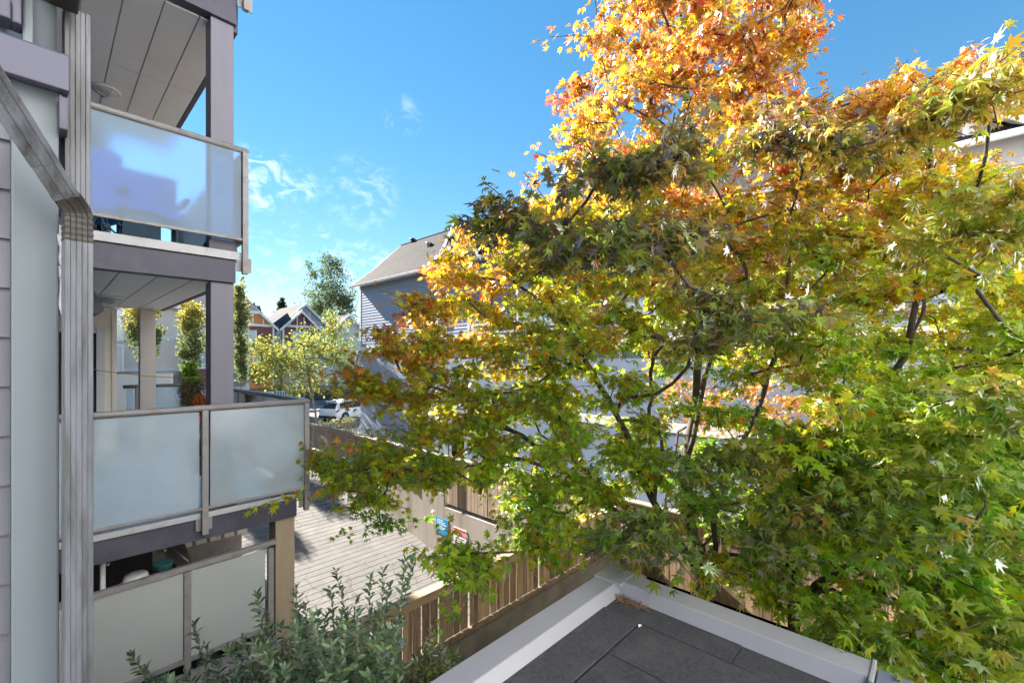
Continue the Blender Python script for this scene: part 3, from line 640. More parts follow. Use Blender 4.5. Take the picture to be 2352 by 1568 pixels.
# tree A: several stems rising from one stool between the flat roof and the fence
A0 = at(1622, 1420, Y=5.1); A0 = Vector((A0.x, A0.y, -5.0))
ta = thing('maple_tree', 'tall multi-stemmed maple with green leaves turning orange at its top, beside the flat roof', 'maple tree', tuple(A0))
t = Tree()
def stem(t, start, pix, k, n=4):
    pts = []; prev = t.p[start] if start >= 0 else None
    P3 = [np.array(at(x, y, Y=Y)) for (x, y, Y) in pix]
    if prev is None: prev = P3[0]; P3 = P3[1:]; first = t.chain(-1, [prev], k)[0]; start = first
    cur = prev
    for q in P3:
        for j in range(1, n + 1): pts.append(cur + (q - cur) * j / n + (RNG.normal(size=3) * .018 if j < n else 0))
        cur = q
    return t.chain(start, pts, k)
b0 = t.chain(-1, [np.array(A0), np.array(A0) + np.array([0, 0, .5]), np.array(at(1622, 1360, Y=5.1))], 0)
s1 = stem(t, b0[-1], [(1600, 1300, 5.1), (1545, 1230, 5.1), (1500, 1150, 5.15), (1490, 1000, 5.25), (1495, 880, 5.35), (1500, 800, 5.5)], 1)
s2 = stem(t, b0[-1], [(1610, 1290, 5.1), (1585, 1180, 5.1), (1570, 1080, 5.3), (1600, 900, 5.6), (1612, 700, 5.9), (1610, 485, 6.0), (1600, 330, 6.0), (1571, 125, 6.0), (1560, -60, 6.0)], 2)
s3 = stem(t, b0[-1], [(1640, 1280, 5.0), (1640, 1180, 5.0), (1700, 1050, 5.0), (1745, 930, 5.0), (1790, 780, 5.1), (1810, 620, 5.2), (1830, 470, 5.3), (1850, 330, 5.4)], 3)
s4 = stem(t, s1[7], [(1420, 1180, 5.3), (1300, 1080, 5.6), (1200, 1000, 5.8), (1080, 920, 6.0), (960, 880, 6.2)], 4)
s5 = stem(t, s1[7], [(1400, 1150, 5.4), (1290, 1075, 5.7), (1160, 1050, 5.9), (1040, 1075, 6.0), (900, 1090, 6.1)], 5)
s6 = stem(t, s1[11], [(1420, 960, 5.4), (1340, 820, 5.5), (1250, 700, 5.6), (1150, 620, 5.7)], 6)
s7 = stem(t, s2[11], [(1640, 800, 5.5), (1700, 640, 5.3), (1720, 480, 5.1)], 7)
s8 = stem(t, s2[23], [(1640, 400, 5.9), (1700, 260, 5.8), (1760, 100, 5.7)], 8)
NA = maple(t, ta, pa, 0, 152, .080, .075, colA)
# tree B: a second, lower maple reaching past the frame
B0 = at(1823, 1400, Y=4.3); B0 = Vector((B0.x, B0.y, -5.0))
tb = thing('maple_tree', 'spreading second maple with low bare limbs before the mossy fence, yellow at its upper edge', 'maple tree', tuple(B0))
t = Tree()
b0 = t.chain(-1, [np.array(B0), np.array(B0) + np.array([0, 0, .9]), np.array(at(1823, 1390, Y=4.3))], 0)
q1 = stem(t, b0[-1], [(1900, 1330, 4.3), (1990, 1275, 4.3), (2060, 1180, 4.4), (2140, 1060, 4.5), (2230, 900, 4.6), (2290, 700, 4.7), (2330, 480, 4.8)], 1)
q2 = stem(t, b0[-1], [(1880, 1355, 4.2), (1930, 1365, 4.1), (2060, 1385, 3.9), (2200, 1410, 3.7)], 2)
q3 = stem(t, b0[-1], [(1830, 1290, 4.4), (1880, 1150, 4.6), (1950, 1010, 4.8), (2040, 900, 4.9), (2120, 720, 5.0), (2150, 520, 5.1)], 3)
q4 = stem(t, q1[11], [(2100, 980, 4.3), (2010, 1010, 4.1)], 4)
q5 = stem(t, q3[11], [(2060, 940, 4.8), (2190, 830, 4.6), (2330, 760, 4.4)], 5)
q6 = stem(t, q3[17], [(2130, 560, 4.8), (2140, 400, 4.6), (2120, 260, 4.4), (2190, 170, 4.3)], 6)
NB = maple(t, tb, pb, 0, 140, .083, .052, colB)
# tree C: orange maple beyond the back fence
C0 = Vector((11.4, 5.2, GZ)); tcx = thing('maple_tree', 'small orange maple glowing beyond the back fence', 'maple tree', tuple(C0))
t = Tree(); t.chain(-1, [np.array(C0), np.array(C0) + [0, 0, 1.2], np.array(C0) + [.1, -.2, 2.2], np.array(C0) + [.1, -.3, 3.0]], 0)
pc = []
for (x, y) in [(1660, 930), (1720, 900), (1760, 960), (1820, 910), (1870, 960), (1920, 900), (1980, 940), (1800, 990), (1700, 980), (1560, 880), (1880, 1000), (1950, 990), (1840, 860), (1760, 860), (2030, 960), (1620, 960)]:
    for k in range(3): pc.append((np.array(at(x + RNG.uniform(-25, 25), y + RNG.uniform(-25, 25), Y=RNG.uniform(8.6, 11.2))), 0, .33))
def colC(lp, near): return autumn(.60 + RNG.normal(size=len(lp)) * .11 + RNG.normal() * .06)
maple(t, tcx, pc, 0, 84, .085, .07, colC, T_MAPLE5)
# ================================================================= SHRUBS
def shrub(root, base, tips, per, lsize, colfn, lean=.12, mat=m_leafw):
    pos, tip, nor, size = [], [], [], []; mb = MB()
    for q in tips:
        q = np.array(q); b = np.array(base) * .55 + q * .45 + RNG.normal(size=3) * .12; b[2] = base[2] + RNG.uniform(.2, .6) * (q[2] - base[2]); mid = (b + q) / 2 + RNG.normal(size=3) * .06
        s = np.linspace(0, 1, 9)[:, None]; pts = (1 - s) ** 2 * b + 2 * s * (1 - s) * mid + s ** 2 * q
        mb.tube(pts, list(np.linspace(.006, .002, 9)), 4); ax = (pts[-1] - pts[-3]); ax /= np.linalg.norm(ax)
        L = np.linalg.norm(q - b); m = max(6, int(per * L / .6))
        for k in range(m):
            t_ = 1 - (k / m) ** 1.15 * .97; j = t_ * 8; i = min(7, int(j)); p = pts[i] + (pts[i + 1] - pts[i]) * (j - i)
            an = k * 2.4 + RNG.uniform(-.4, .4); e = np.cross(ax, [math.cos(an), math.sin(an), .2]); e /= np.linalg.norm(e) + 1e-9
            d = e * 1.0 + ax * RNG.uniform(.35, 1.3) + RNG.normal(size=3) * .15
            pos.append(p); tip.append(d); nor.append(ax + RNG.normal(size=3) * .25); size.append(lsize * RNG.uniform(.6, 1.2) * (.55 if k < 2 else 1))
    mb.build('stems', m_barkl, root, smooth=True, kind='stuff')
    pos = np.array(pos); size = [z_ * 1.12 for z_ in size]; put_leaves(root, pos, frames(np.array(tip), np.array(nor)), np.array(size), colfn(pos), T_OVAL, mat, 300)
s0 = (1.75, 3.9, -5.0)
sh = thing('evergreen_shrub', 'dark blue-green evergreen shrub with upright shoots below the patio panels', 'shrub', s0)
tips = []
TOPS = [(300, 1500), (335, 1535), (445, 1430), (470, 1480), (590, 1365), (605, 1400), (560, 1460), (680, 1350), (700, 1390), (770, 1310), (760, 1350), (820, 1370), (850, 1320), (880, 1310), (895, 1340), (930, 1285), (950, 1280), (640, 1430), (730, 1400), (800, 1400), (870, 1390), (500, 1520), (520, 1550), (620, 1500), (690, 1470)]
for (x, y) in TOPS: tips.append(at(x, y, Y=RNG.uniform(3.1, 3.9)))
for k in range(170):
    x = RNG.uniform(520, 930); lo = np.interp(x, [420, 600, 700, 850, 950], [1530, 1450, 1400, 1400, 1420]); tips.append(at(x, RNG.uniform(lo, 1690), Y=RNG.uniform(2.5, 4.2)))
for k in range(25): tips.append(at(RNG.uniform(330, 560), RNG.uniform(1545, 1680), Y=RNG.uniform(2.5, 3.3)))
def colS(p):
    c = np.array((.08, .135, .06)) * RNG.uniform(.6, 1.5, (len(p), 1)); y = RNG.random(len(p)) < .12; c[y] = np.array((.13, .17, .05)); return c
shrub(sh, s0, tips, 32, .062, colS)
s1_ = (2.7, 3.9, -5.0)
sh2 = thing('euonymus_shrub', 'yellow-green variegated shrub in front of the wooden fence', 'shrub', s1_)
tips = [at(x, y, Y=RNG.uniform(3.6, 4.3)) for (x, y) in [(905, 1440), (1000, 1450), (990, 1440), (1045, 1500), (1060, 1510), (960, 1490), (880, 1490), (1020, 1540)]]
for k in range(80): tips.append(at(RNG.uniform(800, 1040), RNG.uniform(1470, 1680), Y=RNG.uniform(3.2, 4.3)))
def colS2(p):
    c = np.array((.20, .21, .05)) * RNG.uniform(.6, 1.3, (len(p), 1)); y = RNG.random(len(p)) < .35; c[y] = np.array((.07, .11, .045)); return c
shrub(sh2, s1_, tips, 24, .06, colS2)
# ================================================================= FLAT ROOF IN FRONT
fr_ = thing('flat_roof', 'low flat felt roof with pale metal edge flashing below the eye', 'roof', (2, 1, -2.0))
CZ = -1.75; RU, RVv = 3.32, 2.005
B('wall', m_hbeige, fr_, -.0, RU - .03, -3.0, RVv - .03, -5.2, CZ - .14)
def fpanel(pts, z0): 
    return MB().prism([(x, y, z0) for x, y in pts], (0, 0, .012)).build('felt_sheet', m_felt, fr_, bevel=.004)
e = .004; iu, iv = RU - .19, RVv - .19; fz = CZ - .10
xs = [-.2, .75, 1.62, 2.44, iu]
yb = [1.49, iv]
fpanel([(1.30, yb[0] + e), (2.86, yb[0] + e), (2.86, iv), (1.30, iv)], fz + .012); fpanel([(2.864, .9), (iu, .9), (iu, iv), (2.864, iv)], fz + .006)
fpanel([(-.2, 1.49), (1.296, 1.49), (1.296, iv), (-.2, iv)], fz + .006)
for k, (a, b) in enumerate([(-.2, .55), (.554, 1.50), (1.504, 2.44), (2.444, 2.86)]):
    fpanel([(a, .62 if k % 2 else .45), (b, .62 if k % 2 else .45), (b, 1.486), (a, 1.486)], fz + .003 * (k % 2))
    fpanel([(a, -1.2), (b, -1.2), (b, (.62 if k % 2 else .45) - .004), (a, (.62 if k % 2 else .45) - .004)], fz + .006)
fpanel([(2.864, -1.2), (iu, -1.2), (iu, .896), (2.864, .896)], fz + .002)
B('deck', m_felt, fr_, -.2, iu + .02, -1.3, iv + .02, fz - .1, fz - .002)
def capstrip(poly): 
    return MB().prism(poly, (0, 0, -.10)).build('edge_flashing', m_cap, fr_, bevel=.012)
MB().prism([(-.3, RVv, CZ - .012), (-.3, iv, CZ), (-.3, iv - .045, CZ - .085), (-.3, iv - .045, CZ - .11), (-.3, RVv, CZ - .16)], (RU - .012 + .3, 0, 0)).build('edge_flashing', m_cap, fr_, bevel=.008)
MB().prism([(RU, .25, CZ + .002), (iu, .25, CZ + .008), (iu - .045, .25, CZ - .085), (iu - .045, .25, CZ - .11), (RU, .25, CZ - .16)], (0, iv - .25, 0)).build('edge_flashing', m_cap, fr_, bevel=.008)
MB().prism([(RU + .004, iv - .04, CZ + .012), (RU + .004, RVv + .004, CZ + .006), (iu - .05, RVv + .004, CZ + .004), (iu - .05, iv - .05, CZ + .008)], (0, 0, -.02)).build('corner_cap', m_cap, fr_, bevel=.006)
MB().prism([(RU + .005, .245, CZ + .012), (iu - .05, .245, CZ + .016), (iu - .05, .245, CZ - .11), (RU + .005, .245, CZ - .17)], (0, .02, 0)).build('end_cap', m_cap, fr_, bevel=.004)
MB().prism([(RU - .02, .238, CZ - .02), (iu - .06, .238, CZ - .02), (iu - .1, .238, CZ - .16), (RU, .238, CZ - .2)], (.05, -1.4, -.05)).build('edge_flashing', m_capd, fr_, bevel=.006, label='dark blue-grey flashing past the end cap')
nd = MB(); 
for k in range(90):
    c = at(1440 + RNG.normal() * 11, 1362, z=fz + .02); s = RNG.random(); a = Vector((iu - .07 - s * .05, iv - .06 - RNG.random() * .20, fz + .02 + RNG.random() * .02)); d = Vector((RNG.normal() * .03, RNG.normal() * .04, RNG.normal() * .008)); nd.tube([a - d, a, a + d], .0022, 3)
nd_ = nd.build('needle_litter', m_dead, kind='stuff'); tag(nd_, 'small heap of dry needles in the corner of the flat roof', 'litter')
lf = at(1470, 1437, z=fz + .03); tag(MB().add([lf + Vector((-.02, 0, 0)), lf + Vector((0, -.012, .006)), lf + Vector((.025, 0, 0)), lf + Vector((0, .012, .008)), lf + Vector((0, 0, -.003))], [(0, 1, 4), (1, 2, 4), (2, 3, 4), (3, 0, 4)]).build('fallen_leaf', m_hbeige), 'single pale leaf lying on the dark felt roof', 'leaf')
# ================================================================= FENCES
def board_mesh(w, h, t=.02):
    b = MB().box(-w / 2, w / 2, -t / 2, t / 2, 0, h); return b
ff = thing('wooden_fence', 'brown cedar fence on a dark concrete kerb, light showing between its boards', 'fence', (6, 5.3, -5.2))
x = 1.9; k = 0
while x < 9.25:
    wdt = .135 + RNG.uniform(-.012, .012)
    o = board_mesh(wdt, .80 + RNG.uniform(0, .01), .02).build('board', m_wood, ff, bevel=.002); o.location = Vector((x + wdt / 2, 5.32 + RNG.uniform(-.004, .004), -4.20)) - Vector((6, 5.3, -5.2)); o.rotation_euler = (0, RNG.normal() * .006, 0)
    x += wdt + RNG.uniform(.006, .026) + (.03 if k % 11 == 6 else 0); k += 1
for x in (2.6, 4.75, 6.6, 8.4): B('post', m_wood, ff, x, x + .09, 5.345, 5.43, -4.4, -3.42, bevel=.003)
B('cap_board', m_woodc, ff, 1.9, 9.3, 5.235, 5.40, -3.375, -3.335, bevel=.006); B('top_rail', m_woodc, ff, 1.9, 9.3, 5.27, 5.305, -3.49, -3.38, bevel=.004)
B('bottom_rail', m_wood, ff, 1.9, 9.3, 5.26, 5.305, -4.27, -4.20, bevel=.004)
B('kerb', m_concd, ff, 1.9, 9.42, 5.22, 5.5, -8.6, -4.275, bevel=.01)
bf = thing('wooden_fence', 'long weathered board fence on a concrete retaining wall along the ramp', 'fence', (9.5, 10, -5.0))
bo = Vector((9.5, 10, -5.0)); y = -5.0; k = 0
def wtop(y): return -4.40 if y < 9.55 else -5.05 if y < 12.2 else -4.62
while y < 23.3:
    wdt = .145 + RNG.uniform(-.012, .012); zb = (-4.95 if y < 5.2 else wtop(y) + .14) ; 
    if not (1.33 < y < 1.44 and False):
        o = MB().box(-.011, .011, -wdt / 2, wdt / 2, 0, -3.36 - zb + RNG.uniform(-.01, .01)).build('board', m_wood if y < 5 else m_woodg, bf, bevel=.002); o.location = Vector((9.5 + RNG.uniform(-.004, .004), y + wdt / 2, zb)) - bo
    y += wdt + RNG.uniform(.003, .012); k += 1
y = -5
while y < 23.3: 
    B('post', m_woodg, bf, 9.44, 9.53, y, y + .09, -4.9, -3.30, bevel=.004) if y > 9 else B('post', m_wood, bf, 9.52, 9.61, y, y + .09, -4.9, -3.37, bevel=.004); y += 2.35
B('cap_board', m_woodm, bf, 9.40, 9.62, -5, 23.4, -3.345, -3.30, bevel=.008); B('top_rail', m_woodc, bf, 9.45, 9.486, -5, 23.4, -3.46, -3.35, bevel=.004)
B('sill', m_woodm, bf, 9.40, 9.6, 5.6, 9.5, -4.385, -4.27, bevel=.01)
rw = thing('retaining_wall', 'stained concrete retaining wall beside the driveway ramp carrying two signs', 'wall', (9.55, 14, -5))
B('wall', m_conc, rw, 9.42, 9.75, 4.9, 9.55, -9, -4.40, bevel=.012); B('wall', m_conc, rw, 9.5 - .02, 9.75, 9.56, 12.2, -9, -5.05, bevel=.012); B('wall', m_conc, rw, 9.5 - .02, 9.75, 12.21, 23.4, -9, -4.62, bevel=.012)
# signs
def textmesh(body, size, loc, mat, parent, name='lettering'):
    cu = bpy.data.curves.new('t', 'FONT'); cu.body = body; cu.size = size; cu.extrude = .001; o = bpy.data.objects.new('t', cu); C.objects.link(o)
    bpy.context.view_layer.update(); me = bpy.data.meshes.new_from_object(o.evaluated_get(bpy.context.evaluated_depsgraph_get())); bpy.data.objects.remove(o)
    me.materials.clear(); me.materials.append(mat); l = bpy.data.objects.new(name, me); C.objects.link(l); l.parent = parent
    l.matrix_basis = Matrix.Translation(loc) @ Matrix(((0, 0, -1, 0), (-1, 0, 0, 0), (0, 1, 0, 0), (0, 0, 0, 1)))
    return l
SX = 9.475
s_b0, s_b1 = 12.64, 11.97; zt_, zb_ = -5.47, -6.02
sg = MB().box(SX - .012, SX, s_b1, s_b0, zb_, zt_).build('blue_sign', m_signb, None, bevel=.003); tag(sg, 'bright blue notice with white lines of print on the retaining wall', 'sign'); sg['org'] = (0, 0, 0)
for (zz_, y0_, y1_, hh) in [(-5.53, 12.56, 12.25, .035), (-5.60, 12.56, 12.10, .035), (-5.67, 12.56, 12.06, .035), (-5.74, 12.56, 12.28, .016), (-5.78, 12.56, 12.04, .014), (-5.81, 12.56, 12.10, .014), (-5.84, 12.52, 12.16, .014)]:
    yy = y0_
    while yy > y1_ + .03:
        wl_ = min(RNG.uniform(.05, .12), yy - y1_); MB().box(SX - .0145, SX - .0125, yy - wl_, yy, zz_ - hh, zz_).build('print_line', m_print, sg); yy -= wl_ + .025
c0_, c1_ = 11.66, 11.02
sg2 = MB().box(SX - .012, SX, c1_, c0_, -6.25, -5.58).build('caution_sign', m_print, None, bevel=.003); tag(sg2, 'white and red Caution sign on the retaining wall', 'sign'); sg2['org'] = (0, 0, 0)
MB().box(SX - .0150, SX - .0125, c1_ + .02, c0_ - .02, -5.83, -5.60).build('header', m_signr, sg2)
textmesh('Caution', .205, (SX - .018, c0_ - .05, -5.785), m_print, sg2)
for k in range(4):
    MB().box(SX - .0150, SX - .0125, c0_ - .50 + .06 * (k % 2), c0_ - .08, -5.93 - k * .07, -5.905 - k * .07).build('print_line', m_black, sg2)
pw = at(1148, 1215, u=9.3); tag(MB().tube([at(1155, 1175, u=9.40), at(1138, 1212, u=9.25)], .018, 8).build('conduit', m_white, smooth=True), 'thin white pipe leaning on the retaining wall', 'pipe')
# ================================================================= TOWNHOUSES ACROSS THE FENCE
def laps(mb, axis, a0, a1, z0, z1, e, base, nsign, t=.014):
    z = z0
    while z < z1 - 1e-4:
        zt2 = min(z1, z + e)
        if axis == 'v':
            mb.add([(base + nsign * t, a0, z), (base + nsign * t, a1, z), (base, a1, zt2), (base, a0, zt2), (base, a0, z), (base, a1, z)], [(0, 1, 2, 3), (4, 5, 1, 0)])
        else:
            mb.add([(a0, base + nsign * t, z), (a1, base + nsign * t, z), (a1, base, zt2), (a0, base, zt2), (a0, base, z), (a1, base, z)], [(0, 1, 2, 3), (4, 5, 1, 0)])
        z = zt2
def win_u(par, u, v0, v1, z0, z1, pane=m_pane, grid=0):
    """window on a wall that faces -X"""
    w_ = B('window', m_white, par, u - .05, u + .03, v0 - .1, v1 + .1, z0 - .1, z1 + .1, bevel=.01)
    p_ = B('pane', pane, w_, u - .062, u - .052, v0, v1, z0, z1); p_.location = (0, 0, 0)
    f_ = B('mullion', m_white, w_, u - .075, u - .063, (v0 + v1) / 2 - .03, (v0 + v1) / 2 + .03, z0, z1); f_.location = (0, 0, 0)
    if grid:
        for zz in np.linspace(z0, z1, grid + 1)[1:-1]: B('glazing_bar', m_white, w_, u - .07, u - .063, v0, v1, zz - .012, zz + .012).location = (0, 0, 0)
    return w_
def win_v(par, v, u0, u1, z0, z1, pane=m_paneb):
    w_ = B('window', m_white, par, u0 - .12, u1 + .12, v - .06, v + .03, z0 - .12, z1 + .12)
    B('pane', pane, w_, u0, u1, v - .075, v - .062, z0, z1).location = (0, 0, 0); B('mullion', m_white, w_, (u0 + u1) / 2 - .04, (u0 + u1) / 2 + .04, v - .09, v - .076, z0, z1).location = (0, 0, 0)
    return w_
HU = 13.5
def townhouse(v0, v1, label, skin, plank=False, gables=(), vents=(), endwall=True, red=False):
    h = thing('townhouse', label, 'townhouse', (HU + 3, (v0 + v1) / 2, GZ), 'townhouses beyond the back fence')
    ze, zr, ur = 4.55, 7.62, HU + 3.15
    B('wall', skin, h, HU + .02, HU + 6.3, v0, v1, GZ, ze)
    MB().prism([(HU + .02, v1 - .02, ze), (HU + 6.3, v1 - .02, ze), (ur, v1 - .02, zr - .15)], (0, -(v1 - v0 - .04), 0)).build('wall', skin, h)
    # lap siding between trim bands
    for (z0, z1, ins) in [(1.0 - .25, ze - .15, 0), (-2.0, .38, .12), (GZ + .1, -2.3, .12)]:
        if plank:
            z = z0
            pmesh = None
            while z < z1 - .02:
                q = MB().prism([(HU + ins - .030, v0, z), (HU + ins + .02, v0, z), (HU + ins + .02, v0, min(z1, z + .185)), (HU + ins - .002, v0, min(z1, z + .185))], (0, v1 - v0, 0)) if pmesh is None else None
                if q: o = q.build('plank', skin, h); pmesh = o.data; zb0 = z
                else: o = link('plank', pmesh, h); o.location.z += z - zb0
                z += .183
        else:
            mb = MB(); laps(mb, 'v', v0, v1, z0, z1, .165, HU + ins, -1, .019); mb.build('siding', skin, h, kind='stuff')
    B('trim_band', m_white, h, HU - .06, HU + .1, v0 - .0, v1 + .05, .40, .72, bevel=.01); B('trim_band', m_white, h, HU - .0, HU + .16, v0, v1, -2.3, -2.0, bevel=.01)
    B('corner_board', m_white, h, HU - .03, HU + .12, v1 - .12, v1 + .03, .73, ze - .12); B('corner_board', m_white, h, HU + .08, HU + .2, v1 - .12, v1 + .03, GZ, .39)
    B('eave_board', m_white, h, HU - .04, HU + .02, v0, v1, ze - .16, ze + .02)
    # roof: flared at the eave as on the photo
    e0 = Vector((HU - .45, 0, ze - .12)); e1 = Vector((HU + 1.25, 0, ze + 1.25)); e2 = Vector((ur, 0, zr))
    prof = [e0, e1, e2, e2 + Vector((0, 0, -.12)), e1 + Vector((.06, 0, -.12)), e0 + Vector((0, 0, -.06))]
    MB().prism([(p.x, v1 + .38, p.z) for p in prof], (0, -(v1 - v0 + (.38 if endwall else 0)), 0)).build('roof', m_shing, h)
    prof = [Vector((2 * ur - p.x, 0, p.z)) for p in prof][::-1]
    MB().prism([(p.x, v1 + .38, p.z) for p in prof], (0, -(v1 - v0 + (.38 if endwall else 0)), 0)).build('roof', m_shing, h)
    MB().tube([(ur, v1 + .38, zr + .01), (ur, v0, zr + .01)], .05, 6).build('ridge_cap', m_shing, h)
    MB().prism([(e0.x - .10, v1 + .36, e0.z - .10), (e0.x - .0, v1 + .36, e0.z - .10), (e0.x - .0, v1 + .36, e0.z + .02), (e0.x - .12, v1 + .36, e0.z + .02)], (0, -(v1 - v0 + .3), 0)).build('gutter', m_white, h, bevel=.01)
    if endwall:
        for a, b in ((e0, e1), (e1, e2)): MB().prism([(a.x, v1 + .385, a.z + .02), (b.x, v1 + .385, b.z + .02), (b.x, v1 + .385, b.z - .22), (a.x, v1 + .385, a.z - .2)], (0, .035, 0)).build('barge_board', m_white, h)
    for (pv, pw_, pz, gsl) in gables:        # cross gables facing the fence
        hw = pw_ / 2; zl = pz - hw * gsl; gb = min(ze - .1, zl - .6)
        MB().prism([(HU - .1, pv - hw + .25, gb), (HU - .1, pv + hw - .25, gb), (HU - .1, pv + hw - .25, zl), (HU - .1, pv, pz - .3), (HU - .1, pv - hw + .25, zl)], (2.6, 0, 0)).build('gable_wall', m_hgrey, h)
        for s in (-1, 1):
            MB().prism([(HU - .45, pv, pz), (HU - .45, pv + s * (hw + .25), zl - .25), (HU - .45, pv + s * (hw + .25), zl - .37), (HU - .45, pv, pz - .14)], (3.2, 0, 0)).build('gable_roof', m_shing, h)
            MB().prism([(HU - .49, pv, pz + .02), (HU - .49, pv + s * (hw + .28), zl - .26), (HU - .49, pv + s * (hw + .28), zl - .50), (HU - .49, pv, pz - .26)], (.04, 0, 0)).build('barge_board', m_white, h)
            MB().prism([(HU - .44, pv, pz - .16), (HU - .44, pv + s * (hw + .2), zl - .38), (HU - .44, pv + s * (hw + .2), zl - .41), (HU - .44, pv, pz - .19)], (.34, 0, 0)).build('soffit', m_white, h)
        B('post_trim', m_white, h, HU - .14, HU - .1, pv - .09, pv + .09, ze - .1, pz - .35)
    for (vv, uu, zz, mt) in vents:
        MB().lathe((uu, vv, zz), [(.10, -.2), (.10, .12), (.2, .14), (.18, .22), (.05, .26)], 12).build('roof_vent', mt, h, smooth=True)
    return h
def onroof(px, py):   # a point on the slope towards the fence
    best = None
    for Y in np.arange(12, 34, .05):
        p = at(px, py, Y=Y); zr_ = 4.43 + (p.x - 13.05) * .806 if p.x < 14.75 else 5.8 + (p.x - 14.75) * .958
        d_ = abs(p.z - zr_)
        if best is None or d_ < best[0]: best = (d_, p)
    return best[1]
vts = []
for (px, py, mt) in [(948, 556, m_black), (985, 566, m_metal), (1050, 578, m_black), (965, 605, m_black)]:
    p = onroof(px, py); vts.append((p.y, p.x, p.z, mt))
h1 = townhouse(15.6, 25.7, 'blue-grey end townhouse with vented grey shingle roof and a bare sided wall', m_hblue, False, [(14.9 + 1.0, 2.4, 6.45, 1.25)], vts[:3])
win_u(h1, HU + .12, *[24.2, 24.9][::1], -3.9, -2.6, m_paneb); win_u(h1, HU + .12, 17.2, 18.6, -4.2, -2.7, m_pane, 4)
B('door', m_white, h1, HU + .02, HU + .11, 15.9, 16.8, GZ, -2.75); win_u(h1, HU, 17, 18.6, 1.6, 3.0)
for (a, b) in [(17.6, 19.2), (21.0, 22.6)]: win_u(h1, HU + .12, a, b, -1.4, -.1, m_pane)
win_u(h1, HU + .12, 20.6, 22.4, -4.1, -2.7, m_pane, 4)
h2 = townhouse(5.2, 15.58, 'middle townhouse mostly hidden behind the tall maple, with maroon panels', m_hblue2, True, [(9.5, 4.2, 7.2, 1.25)], [], False)
for (a, b) in [(6.4, 8.0), (10.5, 12.4)]: win_u(h2, HU, a, b, 1.4, 3.2, m_paneb); win_u(h2, HU + .12, a, b, -4.0, -2.6, m_pane, 3); win_u(h2, HU + .12, a, b, -1.4, -.1, m_pane)
B('panel', m_hred, h2, HU - .04, HU + .02, 8.3, 10.2, 1.2, 3.6); B('panel', m_hred, h2, HU - .04, HU + .02, 3.9 + 1.4, 6.0, 1.2, 3.6); B('panel', m_hred, h2, HU + .06, HU + .12, 12.8, 14.6, -1.9, .3)
h3 = townhouse(-9, 5.18, 'near townhouse with a tall white-trimmed grey gable above the foliage', m_hblue2, True, [(-.5, 5.2, 5.4, .8)], [], False)
for (a, b) in [(-3.6, -2.2), (.6, 2.6)]: win_u(h3, HU, a, b, 1.2, 3.0, m_paneb); win_u(h3, HU + .12, a, b, -4.0, -2.7, m_paneb, 3); win_u(h3, HU + .12, a, b, -1.5, -.1, m_pane)
B('panel', m_hred, h3, HU - .04, HU + .02, 2.9, 4.6, 1.2, 3.6)
for y in (-2.0, -.2, 1.5): B('trim_band', m_white, h3, HU + .07, HU + .13, y, y + .3, GZ, -2.31)
# ================================================================= FAR ROW
def far_house(uc, wd, v, zg, ze, zp, skin, gskin, label, roofmat=m_shingx, win=True, base=None, side=None, dep=9):
    h = thing('townhouse', label, 'townhouse', (uc, v, GZ), 'townhouses across the street')
    a, b = uc - wd / 2, uc + wd / 2
    B('wall', skin, h, a, b, v, v + dep, GZ, ze)
    if base: B('wall', base, h, a - .02, b + .02, v - .04, v, GZ, zg)
    MB().prism([(a, v, ze), (b, v, ze), (uc, v, zp - .25)], (0, dep, 0)).build('gable_wall', gskin, h)
    for s in (-1, 1):
        e = uc + s * (wd / 2 + .5); sl_ = (zp - ze) / (wd / 2); zeave = ze - .5 * sl_
        MB().prism([(uc, v - .45, zp), (e, v - .45, zeave), (e, v - .45, zeave - .14), (uc, v - .45, zp - .16)], (0, dep + .9, 0)).build('roof', roofmat, h)
        MB().prism([(uc, v - .5, zp + .03), (e, v - .5, zeave + .02), (e, v - .5, zeave - .32), (uc, v - .5, zp - .36)], (0, .05, 0)).build('barge_board', m_white, h)
    B('trim_band', m_white, h, a, b, v - .06, v, ze - .15, ze + .12); B('corner_board', m_white, h, a - .05, a + .15, v - .05, v + .05, GZ, ze - .15); B('corner_board', m_white, h, b - .15, b + .05, v - .05, v + .05, GZ, ze - .15)
    B('trim_band', m_white, h, a, b, v - .09, v - .05, zg, zg + .3)
    for k in (-.3, -.1, .1, .3):
        x = uc + k * wd; top = zp - .3 - abs(k * wd) * (zp - ze) / (wd / 2) - .1
        if top > ze + .3: B('batten', m_white, h, x - .06, x + .06, v - .05, v, ze + .12, top)
    if win:
        win_v(h, v, uc - .9, uc + .9, ze - 2.1, ze - .8); win_v(h, v - .05, uc - 1.8, uc - .4, zg - 2.2, zg - .8); win_v(h, v - .05, uc + .7, uc + 1.9, zg - 2.2, zg - .8)
    return h
far_house(17.3, 6.0, 61.0, 1.1, 4.2, 7.1, m_hred, m_horng, 'far townhouse with ochre gable and maroon wall', base=m_horng)
far_house(23.6, 4.4, 61.0, 1.2, 4.3, 6.4, m_hred, m_hred, 'far townhouse with maroon half-timbered gable and wide white window', base=m_hbeige)
far_house(24.9, 7.0, 63.0, 1.2, 4.4, 7.6, m_hgrey, m_hgrey, 'taller grey gabled townhouse behind the maroon gable', base=m_hbeige)
far_house(31.4, 5.6, 63.5, 1.0, 4.0, 6.6, m_hbeige, m_hbeige, 'far beige townhouse with pale roof above the young tree', base=m_hbeige)
far_house(37.0, 5.0, 64.5, 1.0, 4.0, 5.9, m_hred, m_hgrey, 'far townhouse with slate blue roof beside the end townhouse', roofmat=m_shingd)
